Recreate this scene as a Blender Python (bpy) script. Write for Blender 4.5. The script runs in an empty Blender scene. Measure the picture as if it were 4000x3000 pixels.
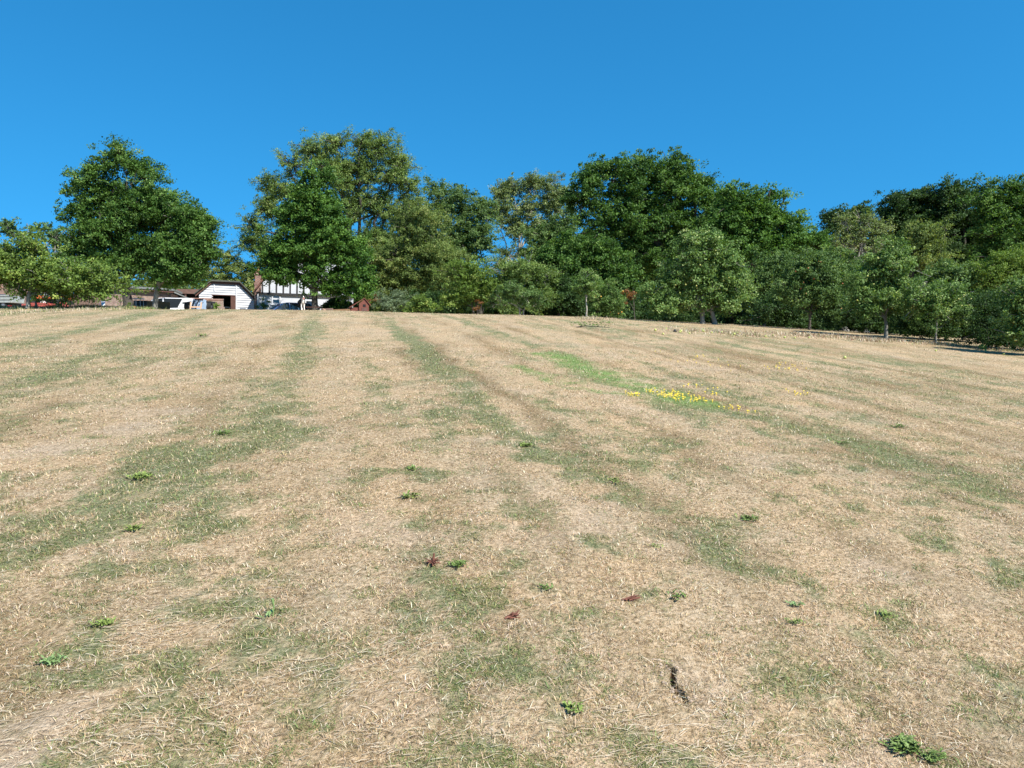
import bpy, math, random
import numpy as np
from mathutils import Vector
C = bpy.context.scene
COL = C.collection
PI = math.pi

# ---------------------------------------------------------------- camera, sky, sun
EYE = 1.6
PITCH = math.atan(200 / 3000)
cam = bpy.data.cameras.new('camera')
cam_o = bpy.data.objects.new('camera', cam)
COL.objects.link(cam_o)
cam_o.location = (0, 0, EYE)
cam_o.rotation_euler = (PI / 2 - PITCH, 0, 0)
cam.sensor_width = 36
cam.lens = 27
cam.clip_start = .05
cam.clip_end = 3000
C.camera = cam_o
C.render.resolution_x, C.render.resolution_y = 1024, 768

SUN = Vector((.55, -.52, .80)).normalized()
w = bpy.data.worlds.new('World')
C.world = w
w.use_nodes = True
nt = w.node_tree
bg = nt.nodes['Background']
sky = nt.nodes.new('ShaderNodeTexSky')
sky.sky_type = 'NISHITA'
sky.sun_disc = False
sky.sun_elevation = math.asin(SUN.z)
sky.sun_rotation = math.atan2(SUN.x, SUN.y)
sky.altitude = 0
sky.air_density = 1.0
sky.dust_density = 0.15
sky.ozone_density = 4.5
hsv = nt.nodes.new('ShaderNodeHueSaturation')
hsv.inputs['Saturation'].default_value = 1.25
hsv.inputs['Hue'].default_value = .49
# clear deep-blue summer sky: sample the sky model a little above each direction, tint by the dry air's blue
tcw = nt.nodes.new('ShaderNodeTexCoord'); mpw = nt.nodes.new('ShaderNodeMapping')
mpw.inputs['Scale'].default_value = (1, 1, .8); mpw.inputs['Location'].default_value = (0, 0, .25)
nt.links.new(tcw.outputs['Generated'], mpw.inputs[0]); nt.links.new(mpw.outputs[0], sky.inputs[0])
tn = nt.nodes.new('ShaderNodeMixRGB'); tn.blend_type = 'MULTIPLY'; tn.inputs[0].default_value = 1
tn.inputs[2].default_value = (.53, 1.07, 1.13, 1)
nt.links.new(sky.outputs[0], hsv.inputs['Color'])
nt.links.new(hsv.outputs[0], tn.inputs[1])
nt.links.new(tn.outputs[0], bg.inputs[0])
bg.inputs[1].default_value = .110
sl = bpy.data.lights.new('sun', 'SUN')
sl.energy = 5.0
sl.angle = math.radians(.5)
sl.color = (1, .97, .925)
so = bpy.data.objects.new('sun', sl)
COL.objects.link(so)
so.rotation_euler = SUN.to_track_quat('Z', 'Y').to_euler()
so.location = (30, -20, 40)
C.view_settings.view_transform = 'Standard'
C.view_settings.look = 'None'
C.view_settings.exposure = .82
C.view_settings.gamma = 1
C.render.engine = 'CYCLES'
C.cycles.max_bounces = 6
C.cycles.transparent_max_bounces = 4

# ---------------------------------------------------------------- terrain
XC = [-40, -20, -13, -8, -2.5, 4, 7, 11, 14, 20, 40, 80]
ZC = [2.62, 2.66, 2.74, 2.69, 2.50, 2.38, 2.20, 2.02, 1.82, 1.5, .6, 0]


def vnoise(x, y, seed=0):
    x = np.asarray(x, float); y = np.asarray(y, float)
    xi = np.floor(x); yi = np.floor(y)
    fx = x - xi; fy = y - yi
    fx = fx * fx * (3 - 2 * fx); fy = fy * fy * (3 - 2 * fy)

    def h(a, b):
        v = np.sin(a * 127.1 + b * 311.7 + seed * 74.7) * 43758.5453
        return v - np.floor(v)
    return (h(xi, yi) * (1 - fx) + h(xi + 1, yi) * fx) * (1 - fy) + (h(xi, yi + 1) * (1 - fx) + h(xi + 1, yi + 1) * fx) * fy


def fbm(x, y, seed=0, oc=4):
    s = 0; a = .5; t = 0
    for i in range(oc):
        s = s + a * vnoise(x * 2 ** i + 13.7 * i, y * 2 ** i + 5.1 * i, seed + i)
        t += a; a *= .55
    return s / t


def base_ground(x, y):
    x = np.asarray(x, float); y = np.asarray(y, float)
    c = np.interp(x, XC, ZC)
    a = .084 * y - np.where(x > 0, x * .058, x * .01)
    k = .3
    return -k * np.logaddexp(-a / k, -c / k) + k * np.logaddexp(0, -c / k)


def ground(x, y):
    x = np.asarray(x, float); y = np.asarray(y, float)
    z = base_ground(x, y)
    near = np.clip(1.2 - y / 30, .25, 1)
    z = z + near * (.05 * (fbm(x * .45, y * .45, 3, 2) - .5) + .028 * (fbm(x * 2.3, y * 2.3, 9, 2) - .5))
    # low grassy bank in front of the left orchard trees
    z = z + .16 * np.exp(-((y - 33.2) / 1.2) ** 2) / (1 + np.exp((x + 17.5) / .8))
    return z


CT, ST = math.cos(PITCH), math.sin(PITCH)


def P(px, py, d):
    """point seen at pixel (px,py) of the 4000 px photograph, d metres ahead (world y)"""
    u = (px - 2000) / 3000; v = (1500 - py) / 3000
    dy = CT + v * ST; dz = -ST + v * CT
    s = d / dy
    return Vector((u * s, d, EYE + dz * s))


def on_ground(px, py, dmax=60):
    """where the sight line through a pixel meets the ground"""
    u = (px - 2000) / 3000; v = (1500 - py) / 3000
    dy = CT + v * ST; dz = -ST + v * CT
    y = np.concatenate([np.linspace(1.5, 12, 3000), np.linspace(12, dmax, 4000)])
    x = u * y / dy; z = EYE + dz * y / dy
    g = base_ground(x, y)
    i = int(np.argmax(z < g)) if (z < g).any() else int(np.argmin(z - g))
    return float(x[i]), float(y[i])


# ---------------------------------------------------------------- helpers
def tag(o, label=None, cat=None, group=None, kind=None):
    if label: o['label'] = label
    if cat: o['category'] = cat
    if group: o['group'] = group
    if kind: o['kind'] = kind
    return o


def empty(name, loc, rz=0, label=None, cat=None, group=None):
    o = bpy.data.objects.new(name, None)
    COL.objects.link(o)
    o.location = loc; o.rotation_euler = (0, 0, rz)
    return tag(o, label, cat, group)


def link_mesh(name, me, mat, parent=None):
    o = bpy.data.objects.new(name, me)
    COL.objects.link(o)
    if mat: me.materials.append(mat)
    if parent: o.parent = parent
    return o


def fast_mesh(name, co, nper, attrs=None, faces=None, smooth=False):
    """co (N,3); faces of nper consecutive vertices, or an explicit (F,nper) index array"""
    me = bpy.data.meshes.new(name)
    n = len(co)
    me.vertices.add(n)
    me.vertices.foreach_set('co', np.ascontiguousarray(co, dtype=np.float32).ravel())
    if faces is None:
        faces = np.arange(n, dtype=np.int32).reshape(-1, nper)
    nf = len(faces)
    me.loops.add(nf * nper)
    me.loops.foreach_set('vertex_index', np.ascontiguousarray(faces, dtype=np.int32).ravel())
    me.polygons.add(nf)
    me.polygons.foreach_set('loop_start', np.arange(0, nf * nper, nper, dtype=np.int32))
    me.polygons.foreach_set('loop_total', np.full(nf, nper, dtype=np.int32))
    if smooth:
        me.polygons.foreach_set('use_smooth', np.ones(nf, dtype=bool))
    me.update(calc_edges=True)
    for nm, (dom, typ, arr) in (attrs or {}).items():
        a = me.attributes.new(nm, typ, dom)
        a.data.foreach_set('color' if typ == 'FLOAT_COLOR' else 'value', np.ascontiguousarray(arr, dtype=np.float32).ravel())
    return me


class MB:
    def __init__(s): s.v = []; s.f = []

    def add(s, vs, fs):
        k = len(s.v); s.v += [tuple(v) for v in vs]; s.f += [tuple(i + k for i in f) for f in fs]; return s

    def box(s, x0, x1, y0, y1, z0, z1):
        return s.add([(x0, y0, z0), (x1, y0, z0), (x1, y1, z0), (x0, y1, z0), (x0, y0, z1), (x1, y0, z1), (x1, y1, z1), (x0, y1, z1)],
                     [(0, 3, 2, 1), (4, 5, 6, 7), (0, 1, 5, 4), (1, 2, 6, 5), (2, 3, 7, 6), (3, 0, 4, 7)])

    def prism(s, poly, y0, y1):
        """polygon in (x,z), counter-clockwise seen from -y, extruded along y"""
        n = len(poly)
        vs = [(x, y0, z) for x, z in poly] + [(x, y1, z) for x, z in poly]
        fs = [tuple(range(n)), tuple(reversed(range(n, 2 * n)))]
        fs += [(i, i + n, (i + 1) % n + n, (i + 1) % n) for i in range(n)]
        return s.add(vs, fs)

    def bar(s, a, b, w, h=None):
        a = Vector(a); b = Vector(b); h = h or w
        d = (b - a).normalized()
        up = Vector((0, 0, 1)) if abs(d.z) < .9 else Vector((0, 1, 0))
        r = d.cross(up).normalized() * w / 2; u = r.cross(d).normalized() * h / 2
        vs = [p + i * r + j * u for p in (a, b) for i, j in ((-1, -1), (1, -1), (1, 1), (-1, 1))]
        return s.add(vs, [(0, 1, 2, 3), (7, 6, 5, 4), (0, 4, 5, 1), (1, 5, 6, 2), (2, 6, 7, 3), (3, 7, 4, 0)])

    def tube(s, pts, rad, n=6, cap=True):
        pts = [Vector(p) for p in pts]
        if not hasattr(rad, '__len__'): rad = [rad] * len(pts)
        k = len(s.v)
        for i, p in enumerate(pts):
            d = (pts[min(i + 1, len(pts) - 1)] - pts[max(i - 1, 0)])
            d = d.normalized() if d.length > 1e-9 else Vector((0, 0, 1))
            up = Vector((1, 0, 0)) if abs(d.x) < .8 else Vector((0, 1, 0))
            r = d.cross(up).normalized(); u = r.cross(d)
            for j in range(n):
                a = 2 * PI * j / n
                s.v.append(tuple(p + (r * math.cos(a) + u * math.sin(a)) * rad[i]))
        for i in range(len(pts) - 1):
            for j in range(n):
                j2 = (j + 1) % n
                s.f.append((k + i * n + j, k + i * n + j2, k + (i + 1) * n + j2, k + (i + 1) * n + j))
        if cap:
            s.f.append(tuple(k + j for j in reversed(range(n))))
            s.f.append(tuple(k + (len(pts) - 1) * n + j for j in range(n)))
        return s

    def loft(s, sections, cap=True):
        k = len(s.v); n = len(sections[0])
        for sec in sections: s.v += [tuple(p) for p in sec]
        for i in range(len(sections) - 1):
            for j in range(n):
                j2 = (j + 1) % n
                s.f.append((k + i * n + j, k + i * n + j2, k + (i + 1) * n + j2, k + (i + 1) * n + j))
        if cap:
            s.f.append(tuple(k + j for j in reversed(range(n))))
            s.f.append(tuple(k + (len(sections) - 1) * n + j for j in range(n)))
        return s

    def ball(s, c, r, nu=10, nv=7, sq=(1, 1, 1)):
        secs = []
        for i in range(nv + 1):
            t = PI * i / nv; rr = max(math.sin(t), .02) * r
            secs.append([(c[0] + sq[0] * rr * math.cos(2 * PI * j / nu), c[1] + sq[1] * rr * math.sin(2 * PI * j / nu), c[2] - sq[2] * r * math.cos(t)) for j in range(nu)])
        return s.loft(secs)

    def build(s, name, mat, parent=None, smooth=False, bevel=0):
        me = bpy.data.meshes.new(name)
        me.from_pydata(s.v, [], s.f)
        if smooth: me.polygons.foreach_set('use_smooth', [True] * len(me.polygons))
        me.update()
        o = link_mesh(name, me, mat, parent)
        if bevel:
            m = o.modifiers.new('bevel', 'BEVEL'); m.width = bevel; m.segments = 2; m.limit_method = 'ANGLE'
        return o


# ---------------------------------------------------------------- materials
def mat(name, col, rough=.7, var=.0, scale=5, bump=0, bscale=None, metal=0, spec=.5, col2=None, coat=0, stretch=(1, 1, 1)):
    m = bpy.data.materials.new(name); m.use_nodes = True
    t = m.node_tree; N = t.nodes; L = t.links
    b = N['Principled BSDF']
    b.inputs['Base Color'].default_value = (*col, 1)
    b.inputs['Roughness'].default_value = rough
    b.inputs['Metallic'].default_value = metal
    b.inputs['Specular IOR Level'].default_value = spec
    b.inputs['Coat Weight'].default_value = coat
    if var or col2 or bump:
        tc = N.new('ShaderNodeTexCoord'); mp = N.new('ShaderNodeMapping')
        mp.inputs['Scale'].default_value = stretch
        L.new(tc.outputs['Object'], mp.inputs[0])
        nz = N.new('ShaderNodeTexNoise'); nz.inputs['Scale'].default_value = scale; nz.inputs['Detail'].default_value = 5
        L.new(mp.outputs[0], nz.inputs[0])
        r = N.new('ShaderNodeValToRGB')
        c2 = col2 or tuple(c * (1 - var) for c in col)
        c1 = col if col2 else tuple(min(c * (1 + var), .9) for c in col)
        r.color_ramp.elements[0].position = .32; r.color_ramp.elements[1].position = .68
        r.color_ramp.elements[0].color = (*c2, 1); r.color_ramp.elements[1].color = (*c1, 1)
        L.new(nz.outputs[0], r.inputs[0]); L.new(r.outputs[0], b.inputs['Base Color'])
        if bump:
            n2 = N.new('ShaderNodeTexNoise'); n2.inputs['Scale'].default_value = bscale or scale * 4; n2.inputs['Detail'].default_value = 4
            L.new(mp.outputs[0], n2.inputs[0])
            bp = N.new('ShaderNodeBump'); bp.inputs['Strength'].default_value = bump; bp.inputs['Distance'].default_value = .05
            L.new(n2.outputs[0], bp.inputs['Height']); L.new(bp.outputs[0], b.inputs['Normal'])
    return m


def leaf_mat(name, cols, trans=.3, rough=.6):
    """cols: list of (pos, rgb) over the per-leaf value v"""
    m = bpy.data.materials.new(name); m.use_nodes = True
    t = m.node_tree; N = t.nodes; L = t.links
    b = N['Principled BSDF']
    at = N.new('ShaderNodeAttribute'); at.attribute_name = 'v'
    r = N.new('ShaderNodeValToRGB')
    els = r.color_ramp.elements
    els[0].position = cols[0][0]; els[0].color = (*cols[0][1], 1)
    els[1].position = cols[-1][0]; els[1].color = (*cols[-1][1], 1)
    for p, c in cols[1:-1]:
        e = els.new(p); e.color = (*c, 1)
    L.new(at.outputs['Fac'], r.inputs[0]); L.new(r.outputs[0], b.inputs['Base Color'])
    b.inputs['Roughness'].default_value = rough
    b.inputs['Specular IOR Level'].default_value = .22
    tr = N.new('ShaderNodeBsdfTranslucent')
    mx = N.new('ShaderNodeMixRGB'); mx.blend_type = 'MULTIPLY'; mx.inputs[0].default_value = 1
    mx.inputs[2].default_value = (1.5, 1.5, .6, 1)
    L.new(r.outputs[0], mx.inputs[1]); L.new(mx.outputs[0], tr.inputs[0])
    ms = N.new('ShaderNodeMixShader'); ms.inputs[0].default_value = trans
    L.new(b.outputs[0], ms.inputs[1]); L.new(tr.outputs[0], ms.inputs[2])
    L.new(ms.outputs[0], N['Material Output'].inputs['Surface'])
    return m


def brick_mat(name, c1, c2, mortar, sc=1.0, bump=.4):
    m = bpy.data.materials.new(name); m.use_nodes = True
    t = m.node_tree; N = t.nodes; L = t.links; b = N['Principled BSDF']
    tc = N.new('ShaderNodeTexCoord'); sp = N.new('ShaderNodeSeparateXYZ'); cb = N.new('ShaderNodeCombineXYZ')
    ad = N.new('ShaderNodeMath'); ad.operation = 'ADD'
    L.new(tc.outputs['Object'], sp.inputs[0]); L.new(sp.outputs[0], ad.inputs[0]); L.new(sp.outputs[1], ad.inputs[1])
    L.new(ad.outputs[0], cb.inputs[0]); L.new(sp.outputs[2], cb.inputs[1])
    br = N.new('ShaderNodeTexBrick')
    br.inputs['Color1'].default_value = (*c1, 1); br.inputs['Color2'].default_value = (*c2, 1); br.inputs['Mortar'].default_value = (*mortar, 1)
    br.inputs['Scale'].default_value = sc; br.inputs['Mortar Size'].default_value = .012; br.inputs['Brick Width'].default_value = .225; br.inputs['Row Height'].default_value = .075
    L.new(cb.outputs[0], br.inputs[0])
    nz = N.new('ShaderNodeTexNoise'); nz.inputs['Scale'].default_value = 3.5; nz.inputs['Detail'].default_value = 6
    L.new(tc.outputs['Object'], nz.inputs[0])
    rp = N.new('ShaderNodeValToRGB'); rp.color_ramp.elements[0].position = .35; rp.color_ramp.elements[1].position = .65
    rp.color_ramp.elements[0].color = (.55, .5, .48, 1); rp.color_ramp.elements[1].color = (1.15, 1.1, 1.05, 1)
    L.new(nz.outputs[0], rp.inputs[0])
    mx = N.new('ShaderNodeMixRGB'); mx.blend_type = 'MULTIPLY'; mx.inputs[0].default_value = .8
    L.new(br.outputs[0], mx.inputs[1]); L.new(rp.outputs[0], mx.inputs[2]); L.new(mx.outputs[0], b.inputs['Base Color'])
    b.inputs['Roughness'].default_value = .9
    bp = N.new('ShaderNodeBump'); bp.inputs['Strength'].default_value = bump; bp.inputs['Distance'].default_value = .02
    L.new(br.outputs['Fac'], bp.inputs['Height']); bp.invert = True; L.new(bp.outputs[0], b.inputs['Normal'])
    return m


M = {}
M['bark'] = mat('bark', (.10, .085, .065), .95, .4, 6, .8, 25, col2=(.05, .042, .032), stretch=(1, 1, .25))
M['bark_grey'] = mat('bark_grey', (.30, .28, .23), .9, .3, 7, .5, 25, col2=(.15, .14, .11), stretch=(1, 1, .3))
M['bark_pale'] = mat('bark_pale', (.42, .38, .31), .9, .2, 9, .4, col2=(.25, .22, .17))
M['bark_dead'] = mat('bark_dead', (.33, .30, .26), .9, .2, 9, .3, col2=(.2, .18, .15))
M['whitewood'] = mat('white_painted_boards', (.53, .535, .54), .55, .06, 3)
M['white_render'] = mat('white_render', (.50, .51, .525), .85, .08, 1.6, .3, 18)
M['timber_black'] = mat('blackened_timber', (.022, .02, .02), .7, .3, 8)
M['brown_wood'] = mat('brown_stained_wood', (.115, .052, .036), .7, .3, 6, stretch=(6, 6, .6))
M['brown_panel'] = mat('brown_board', (.22, .115, .05), .75, .12, 4)
M['fence_wood'] = mat('fence_wood', (.17, .105, .075), .8, .3, 5, stretch=(4, 4, .5))
M['roof_brown'] = mat('brown_roof', (.13, .07, .05), .8, .2, 4)
M['roof_felt'] = mat('grey_roof_felt', (.17, .18, .17), .85, .25, 4, .3)
M['roof_green'] = mat('mossy_roof_edge', (.075, .08, .06), .9, .3, 9, .4)
M['tile'] = mat('roof_tiles', (.15, .065, .045), .85, .3, 7, .5, 30)
M['brick'] = brick_mat('weathered_brick', (.33, .20, .15), (.26, .165, .125), (.33, .30, .26))
M['brick_red'] = brick_mat('red_chimney_brick', (.30, .13, .085), (.24, .12, .085), (.34, .30, .26))
M['glass'] = mat('window_glass', (.02, .025, .03), .06, spec=.8)
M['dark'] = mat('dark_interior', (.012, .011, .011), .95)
M['car_white'] = mat('white_car_paint', (.78, .79, .80), .25, coat=.7)
M['car_blue'] = mat('blue_car_paint', (.025, .075, .20), .3, coat=.8)
M['car_dark'] = mat('dark_car_paint', (.018, .022, .035), .3, coat=.6)
M['tyre'] = mat('tyre_rubber', (.02, .02, .02), .9)
M['rim'] = mat('wheel_rim', (.35, .36, .37), .4, metal=.6)
M['red_light'] = mat('tail_light_lens', (.5, .02, .02), .2)
M['head_light'] = mat('head_light_lens', (.6, .62, .65), .1)
M['red_paint'] = mat('faded_red_paint', (.62, .105, .07), .55, .12, 5, col2=(.5, .14, .11))
M['orange_paint'] = mat('orange_paint', (.72, .14, .045), .45, .1, 6)
M['grey_plastic'] = mat('grey_plastic', (.42, .42, .43), .6, .1, 5)
M['galv'] = mat('galvanised_steel', (.36, .37, .33), .55, .2, 6, metal=.3)
M['black_metal'] = mat('black_metal', (.015, .015, .016), .6)
M['blue_panel'] = mat('pale_blue_panel', (.33, .43, .55), .5, .12, 4)
M['pale_wood'] = mat('pale_sawn_wood', (.62, .40, .25), .8, .12, 6)
M['stone_wall'] = mat('sack_cloth', (.48, .40, .36), .95, .15, 8, .4)
M['playhouse'] = mat('red_brown_timber', (.15, .042, .024), .75, .35, 6, stretch=(1, 1, 8))  # red darkened to put the trees' shade into the timber colour
M['apple_yellow'] = mat('yellow_apple_skin', (.50, .47, .13), .45, col2=(.36, .42, .11), scale=12)
M['apple_red'] = mat('red_apple_skin', (.42, .09, .04), .35, col2=(.5, .28, .07), scale=12)
M['apple_orange'] = mat('orange_fruit_skin', (.75, .36, .05), .4)
M['terracotta'] = mat('terracotta', (.42, .17, .09), .8, .15, 5)
GREEN = {  # wide tone range puts foliage highlights and shadows into leaf colour
    'oak': [(0, (0.014, 0.038, 0.007)), (.5, (0.052, 0.116, 0.018)), (.85, (0.119, 0.215, 0.043)), (1, (0.206, 0.304, 0.083))],
    'oak_bright': [(0, (0.018, 0.046, 0.008)), (.5, (0.059, 0.133, 0.021)), (.85, (0.127, 0.236, 0.040)), (1, (0.206, 0.322, 0.072))],
    'ash': [(0, (0.033, 0.058, 0.011)), (.5, (0.114, 0.181, 0.040)), (.85, (0.233, 0.317, 0.082)), (1, (0.358, 0.405, 0.145))],
    'grey': [(0, (0.045, 0.066, 0.020)), (.5, (0.138, 0.190, 0.058)), (.85, (0.259, 0.323, 0.114)), (1, (0.398, 0.425, 0.180))],
    'olive': [(0, (0.036, 0.058, 0.013)), (.5, (0.114, 0.167, 0.040)), (.85, (0.233, 0.293, 0.078)), (1, (0.346, 0.343, 0.119))],
    'mid': [(0, (0.026, 0.053, 0.013)), (.5, (0.082, 0.147, 0.038)), (.85, (0.165, 0.249, 0.076)), (1, (0.257, 0.332, 0.124))],
    'dark': [(0, (0.011, 0.027, 0.007)), (.5, (0.031, 0.068, 0.016)), (.85, (0.065, 0.122, 0.030)), (1, (0.117, 0.180, 0.057))],
    'apple': [(0, (0.031, 0.061, 0.013)), (.5, (0.102, 0.181, 0.042)), (.85, (0.226, 0.329, 0.101)), (1, (0.415, 0.465, 0.205))],
    'apple_bright': [(0, (0.037, 0.062, 0.011)), (.5, (0.117, 0.180, 0.036)), (.85, (0.219, 0.317, 0.061)), (1, (0.371, 0.413, 0.099))],
    'yellow': [(0, (0.048, 0.080, 0.009)), (.5, (0.159, 0.215, 0.025)), (.85, (0.276, 0.330, 0.043)), (1, (0.403, 0.400, 0.079))],
    'rust': [(0, (0.074, 0.040, 0.014)), (.5, (0.170, 0.085, 0.032)), (1, (0.286, 0.130, 0.050))],
    'blue': [(0, (0.045, 0.070, 0.035)), (.5, (0.138, 0.190, 0.101)), (1, (0.305, 0.375, 0.207))],
    'mixed': [(0, (0.037, 0.049, 0.007)), (.5, (0.127, 0.150, 0.022)), (.8, (0.336, 0.281, 0.044)), (1, (0.557, 0.350, 0.045))],
}
GREEN['yellow'] = [(p, (r * .72, g * .86, b * 1.2)) for p, (r, g, b) in GREEN['yellow']]
for k, c in GREEN.items(): M['leaf_' + k] = leaf_mat('leaves_' + k, c)

# ---------------------------------------------------------------- ground cover map
U = 4000 / 2212


def wline(pts):  # waypoints of a mown strip as ground positions
    return np.array([on_ground(x * U, y * U) for x, y in pts])


STRIPS = [  # (polyline, half width m, strength) green / brown / bare
    ('g', wline([(560, 900), (480, 950), (360, 1030), (200, 1130), (60, 1200)]), .26, 1.0),
    ('g', wline([(455, 680), (350, 745), (190, 810), (-60, 890)]), .4, .35),
    ('g', wline([(330, 680), (130, 725), (-80, 760)]), .45, .35),
    ('g', wline([(835, 688), (905, 760), (1000, 860), (1090, 925), (1180, 985)]), .24, 1.2),
    ('g', wline([(1180, 985), (1330, 1055), (1420, 1110), (1560, 1200)]), .14, 1.3),
    ('G', wline([(1180, 765), (1290, 800), (1400, 840), (1500, 868)]), .42, 1.3),
    ('G', wline([(1120, 790), (1200, 825), (1320, 855)]), .30, 1.1),
    ('g', wline([(1480, 868), (1640, 905), (1800, 950), (1960, 1005), (2080, 1060)]), .24, 3.2),
    ('g', wline([(1560, 745), (1750, 790), (2000, 850), (2200, 900)]), .3, .35),
    ('g', wline([(1000, 700), (1200, 735), (1500, 790), (1900, 880)]), .25, .4),
    ('n', wline([(850, 700), (980, 790), (1120, 870), (1300, 980), (1420, 1080), (1600, 1180)]), .22, .7),
    ('n', wline([(1480, 850), (1650, 890), (1850, 945), (2050, 1010), (2250, 1080)]), .36, .9),
    ('n', wline([(1350, 715), (1700, 790), (2250, 890)]), .4, .5),
    ('n', wline([(1550, 725), (2250, 820)]), .5, .4),
    ('b', wline([(760, 688), (765, 800), (745, 950), (700, 1120), (560, 1300)]), .5, .55),
    ('b', wline([(940, 690), (1080, 780), (1250, 860), (1500, 940), (1750, 1010)]), .5, .6),
    ('b', wline([(560, 690), (480, 780), (330, 880), (100, 990)]), .5, .5),
    ('b', wline([(1080, 700), (1400, 770), (1750, 850), (2200, 950)]), .6, .4),
    ('b', wline([(1790, 1170), (1950, 1230), (2090, 1310), (2230, 1420)]), .3, .9),
    ('b', wline([(1380, 1430), (1460, 1490), (1560, 1560), (1800, 1620), (1950, 1680)]), .22, .8),
    ('b', wline([(1560, 1070), (1690, 1050), (1760, 1100)]), .25, .6),
]
PATCH = [  # (x, y, rx, ry, strength) in the photo's 2212 px frame
    (1130, 955, 60, 22, .9), (870, 1365, 50, 35, .9), (1010, 1345, 70, 30, .8), (1180, 1275, 45, 25, .8), (1240, 1440, 110, 40, .8),
    (1330, 1350, 110, 30, .7), (1700, 1425, 60, 40, .7), (1720, 1080, 90, 25, .7), (400, 1010, 120, 60, .8), (330, 1070, 110, 50, .9),
    (230, 1110, 90, 40, .7), (160, 1640, 70, 35, .9), (430, 1590, 90, 40, .7), (700, 1450, 70, 40, .6), (520, 1350, 60, 35, .6), (550, 855, 50, 12, .8),
    (560, 1480, 110, 45, .6), (1790, 1540, 60, 35, .8), (2150, 1500, 90, 70, .9), (2180, 1230, 50, 25, .7), (1370, 1090, 40, 18, .9), (1330, 1050, 35, 16, .8),
    (590, 935, 90, 20, .6), (850, 930, 80, 18, .6), (1000, 900, 60, 14, .5), (700, 1130, 110, 25, .5), (600, 1190, 90, 30, .4), (810, 830, 80, 10, .5),
    (60, 1140, 70, 30, .5), (100, 1180, 70, 25, .5), (1600, 1640, 90, 30, .6), (1230, 1610, 70, 30, .5), (1960, 1110, 80, 20, .6), (1650, 1300, 80, 25, .5),
    (240, 745, 80, 9, .55), (150, 955, 110, 20, .5), (740, 1540, 70, 30, .5), (1100, 1590, 60, 25, .5), (1900, 1500, 60, 30, .4), (2050, 1350, 60, 25, .5)]
BARE = [(1470, 1330, 90, 40, .8), (1500, 1480, 110, 60, .8), (900, 1520, 130, 60, .7), (80, 1590, 110, 45, .8), (1130, 1230, 110, 25, .4), (1850, 1590, 120, 35, .7),
        (420, 1290, 90, 25, .5), (1000, 1210, 100, 20, .4), (1930, 1220, 110, 40, .8), (2080, 1300, 90, 40, .6), (270, 1180, 90, 25, .4), (640, 1240, 60, 20, .5), (460, 725, 28, 4, .8), (600, 905, 60, 8, .5)]


def patch_world(lst):
    r = []
    for x, y, rx, ry, s in lst:
        c = on_ground(x * U, y * U); a = on_ground((x + rx) * U, y * U); b0 = on_ground(x * U, (y - ry) * U); b1 = on_ground(x * U, (y + ry) * U)
        r.append((c[0], (b0[1] + b1[1]) / 2, abs(a[0] - c[0]), abs(b0[1] - b1[1]) / 2, s))
    return r


PATCHW = patch_world(PATCH); BAREW = patch_world(BARE)


def seg_dist(x, y, pl):
    d = np.full(np.shape(x), 1e9)
    for (ax, ay), (bx, by) in zip(pl[:-1], pl[1:]):
        vx, vy = bx - ax, by - ay
        t = np.clip(((x - ax) * vx + (y - ay) * vy) / (vx * vx + vy * vy + 1e-9), 0, 1)
        d = np.minimum(d, np.hypot(x - ax - t * vx, y - ay - t * vy))
    return d


MOW = [(-13.0, .45, .3), (-10.6, .5, .34), (-8.3, .4, .3), (-6.1, .42, .4), (-4.1, .4, .42), (-2.2, .3, .2), (-.6, .36, .40), (.55, .4, .16), (1.75, .22, .34), (2.9, .3, .1), (4.1, .26, .35), (5.9, .4, .2), (7.9, .45, .22), (10.2, .45, .2), (12.4, .5, .2)]
MOW_DARK = [-11.8, -9.4, -7.1, -5.2, -3.2, -1.35, 1.35, 2.15, 3.3, 4.9, 6.8, 7.4, 8.9, 9.3, 11.2, 13.3]


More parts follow.
